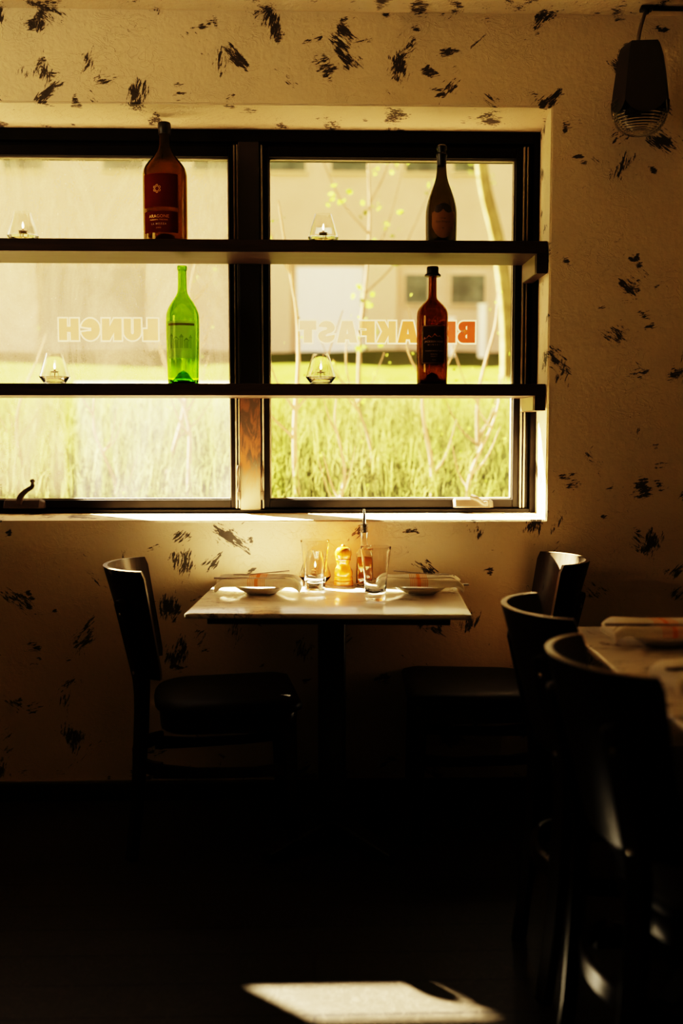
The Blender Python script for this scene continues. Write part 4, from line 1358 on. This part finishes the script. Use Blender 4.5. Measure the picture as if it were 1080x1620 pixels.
SAP = [(-0.05, 2.0, 1.75, -0.10, 'tall pinkish sapling outside at the left edge of the right pane', 30),
       (0.12, 1.7, 0.80, 0.02, 'short wavy bare sapling outside, second from the left in the right pane', 10),
       (0.36, 2.4, 1.00, -0.18, 'forked bare sapling outside leaning left, third from the left in the right pane', 26),
       (0.64, 2.2, 1.05, -0.02, 'straight pale sapling outside directly below the brown bottle', 14),
       (0.98, 2.8, 1.25, 0.12, 'slender taller sapling outside that rises right of the brown bottle', 20),
       (0.80, 2.0, 0.85, 0.20, 'short bare sapling outside leaning right, at the lower right of the right pane', 14),
       (0.35, 4.0, 2.60, 0.05, 'tall leafy sapling outside whose leafy top shows above the upper shelf', 150),
       (-0.62, 2.2, 1.05, -0.20, 'bare sapling outside leaning left, just below the green bottle', 16),
       (-0.85, 2.6, 1.55, 0.22, 'taller sapling outside leaning right behind the green bottle', 26),
       (-1.05, 2.0, 0.80, -0.10, 'short bare sapling outside at the middle of the left pane', 12),
       (-1.75, 2.5, 1.00, 0.20, 'faint bare sapling outside near the left edge of the photo', 16)]
for i, (x, y, h, ln, lab, nl) in enumerate(SAP):
    sapling(x, y, h, ln, lab, i + 3, nl, 0.018 if h > 1 else 0.014)

# trees
M['bark'] = leafy('pale_bark', (0.14, 0.10, 0.045), (0.24, 0.18, 0.085), 0.0, 4)
def tree(x, y, pts, rad, label, seed):
    rnd = random.Random(seed)
    t = thing('tree', label, 'tree', (x, y, gz(y) - 0.1))
    sp_ = smooth_path(pts, 5)
    bm = bmesh.new()
    tube(bm, sp_, [rad * (1.15 - 0.5 * i / (len(sp_) - 1)) for i in range(len(sp_))], 12)
    tips = []
    for k in range(9):
        i = rnd.randint(int(len(sp_) * 0.62), len(sp_) - 2)
        p = Vector(sp_[i]); a = rnd.random() * 2 * PI
        d = Vector((math.cos(a), math.sin(a), 0.6)) * (0.5 + 0.7 * rnd.random())
        tube(bm, smooth_path([tuple(p), tuple(p + d * 0.5 + Vector((0, 0, -0.05))), tuple(p + d)], 4), [rad * 0.22 * (1 - 0.1 * j) for j in range(9)], 6)
        tips.append(p + d)
    obj('trunk', bm, M['bark'], t, True)
    bm = bmesh.new()
    for k in range(700):
        c = rnd.choice(tips) + Vector((rnd.gauss(0, 0.28), rnd.gauss(0, 0.28), rnd.gauss(0, 0.22)))
        d = Vector((rnd.gauss(0, 1), rnd.gauss(0, 1), rnd.gauss(0, 0.7))).normalized()
        s = d.cross(Vector((rnd.gauss(0, 1), rnd.gauss(0, 1), rnd.gauss(0, 1)))).normalized()
        l = 0.06 + 0.05 * rnd.random(); w = l * 0.35
        ps = [c, c + d * l * 0.4 + s * w, c + d * l, c + d * l * 0.4 - s * w]
        bm.faces.new([bm.verts.new(p) for p in ps])
    obj('crown', bm, M['leaf'], t)
tree(2.78, 11.0, [(0, 0, 0), (-0.03, 0, 0.9), (-0.16, 0, 1.9), (-0.40, 0, 2.9), (-0.50, 0.1, 4.2), (-0.60, 0.2, 5.6)], 0.10, 'pale curved tree trunk outside near the right jamb of the window', 3)
tree(3.62, 13.0, [(0, 0, 0), (0.0, 0, 1.5), (0.04, 0, 3.0), (0.02, 0, 4.8), (0.0, 0.1, 6.5)], 0.10, 'straighter tree trunk outside at the extreme right edge of the glass', 4)

# building across the lawn
M['render_wall'] = simple('beige_rendered_wall', (0.60, 0.415, 0.285), 0.8, var=0.06, vscale=1.2)
M['white_panel'] = simple('white_painted_panel', (0.95, 0.90, 0.84), 0.6, var=0.04)
M['tan_wall'] = simple('tan_pier', (0.66, 0.48, 0.32), 0.8, var=0.06)
M['ext_glass'] = simple('dark_window_glass', (0.10, 0.105, 0.07), 0.25, var=0.5, vscale=2.5, spec=0.15)
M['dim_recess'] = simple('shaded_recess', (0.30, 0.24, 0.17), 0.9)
bld = thing('building', 'beige rendered building with dark windows across the lawn', 'building', (0, 17.6, 2.4))
def bpart(name, x0, x1, z0, z1, mat, y0=-0.05, y1=0.0, parent=None, bev=0.0):
    return obj(name, newbox(x0, x1, y0, y1, z0 - 2.4, z1 - 2.4, bev=bev), mat, parent or bld)
bpart('wall', -14, 12, 2.2, 7.4, M['render_wall'], 0.0, 4.0)
for x0, x1 in ((-6.2, -5.4), (-4.2, -3.4), (-2.4, -1.6), (-0.90, -0.14), (0.38, 1.12), (1.88, 2.58), (2.86, 3.42), (4.4, 5.2)):
    f = bpart('window', x0 - 0.05, x1 + 0.05, 6.52, 7.25, M['tan_wall'], -0.07)
    bpart('window_glass', x0, x1, 6.57, 7.20, M['ext_glass'], -0.09, -0.072, f)
for x0, x1 in ((1.89, 2.36), (2.83, 3.52)):
    f = bpart('window', x0 - 0.04, x1 + 0.04, 3.90, 4.56, M['tan_wall'], -0.07)
    bpart('window_glass', x0, x1, 3.94, 4.52, M['ext_glass'], -0.09, -0.072, f)
bpart('garage_door', -0.33, 1.05, 2.9, 4.66, M['white_panel'], -0.06)
bpart('pier', 1.08, 1.70, 2.4, 4.75, M['tan_wall'], -0.16)
bpart('pier', -1.25, -0.45, 2.4, 4.75, M['tan_wall'], -0.16)
bpart('garage_door', -5.5, -3.42, 2.9, 4.62, M['dim_recess'], -0.05)  # flat dark panel standing in for the shade of an opening
bpart('pier', -3.36, -2.55, 2.4, 4.75, M['tan_wall'], -0.16)
bpart('pier', -6.5, -5.56, 2.4, 4.75, M['tan_wall'], -0.16)
bpart('band_course', -14, 12, 4.75, 4.92, M['render_wall'], -0.09)
# white posts and bins on the lawn
for i, (x, y, h, w, lab) in enumerate([(3.05, 15.0, 1.0, 0.13, 'white post on the lawn seen right of the brown bottle'),
                                        (2.55, 15.4, 0.75, 0.11, 'shorter white post on the lawn seen close behind the brown bottle'),
                                        (-1.62, 10.0, 0.42, 0.22, 'white utility box on the lawn seen just right of the green bottle')]):
    bm = newbox(-w / 2, w / 2, -w / 2, w / 2, 0, h, bev=0.02)
    box(bm, -w / 2 - 0.015, w / 2 + 0.015, -w / 2 - 0.015, w / 2 + 0.015, h, h + 0.04, 0.01)
    tag(obj('bollard' if i < 2 else 'utility_box', bm, M['white_panel'], None, loc=(x, y, gz(y) - 0.05)), lab, 'post' if i < 2 else 'box')

# ------------------------------------------------------------------ light
w = bpy.data.worlds.new('sky')
sc.world = w
w.use_nodes = True
bg = w.node_tree.nodes['Background']
bg.inputs[0].default_value = (1.0, 0.85, 0.66, 1)
bg.inputs[1].default_value = 0.95
sd = bpy.data.lights.new('sun', 'SUN')
sd.energy = 155
sd.color = (1.0, 0.82, 0.54)
sd.angle = R(0.8)
so = bpy.data.objects.new('sun', sd)
C.objects.link(so)
SUN = Vector((1.10, -1.0, -1.17))
so.rotation_euler = SUN.to_track_quat('-Z', 'Y').to_euler()
so.location = (-6, 8, 8)

def area(name, loc, target, sx, sy, e, col):
    a = bpy.data.lights.new(name, 'AREA')
    a.shape = 'RECTANGLE'; a.size = sx; a.size_y = sy; a.energy = e; a.color = col
    o = bpy.data.objects.new(name, a)
    C.objects.link(o)
    o.location = loc
    o.rotation_euler = (Vector(target) - Vector(loc)).to_track_quat('-Z', 'Y').to_euler()
    return o
area('side_fill_light', (-2.6, -1.3, 1.95), (-0.2, 0.0, 2.65), 0.8, 0.8, 4.5, (1.0, 0.76, 0.44)).data.spread = R(85)  # added fill for the upper left wall; no window is modelled there

# ------------------------------------------------------------------ camera
cam = bpy.data.cameras.new('camera')
cam.sensor_fit = 'VERTICAL'
cam.sensor_height = 36.0
cam.lens = 36.0 * 1600 / 1620
cam.dof.use_dof = True
cam.dof.focus_distance = 3.25
cam.dof.aperture_fstop = 1.5
cam.clip_start = 0.05
co = bpy.data.objects.new('camera', cam)
C.objects.link(co)
co.location = (0, -3.37, 1.23)
pitch = math.atan(120 / 1600); yaw = math.atan(45 / math.hypot(1600, 120))
co.rotation_euler = (PI / 2 - pitch, 0, -yaw)
sc.camera = co

sc.view_settings.view_transform = 'Filmic'
sc.view_settings.look = 'Very High Contrast'
sc.view_settings.exposure = 0.95
cy = sc.cycles
cy.max_bounces = 14
cy.transmission_bounces = 14
cy.transparent_max_bounces = 16
cy.diffuse_bounces = 6
cy.glossy_bounces = 5
cy.caustics_refractive = True
cy.caustics_reflective = False
cy.sample_clamp_indirect = 8.0
cy.use_denoising = True
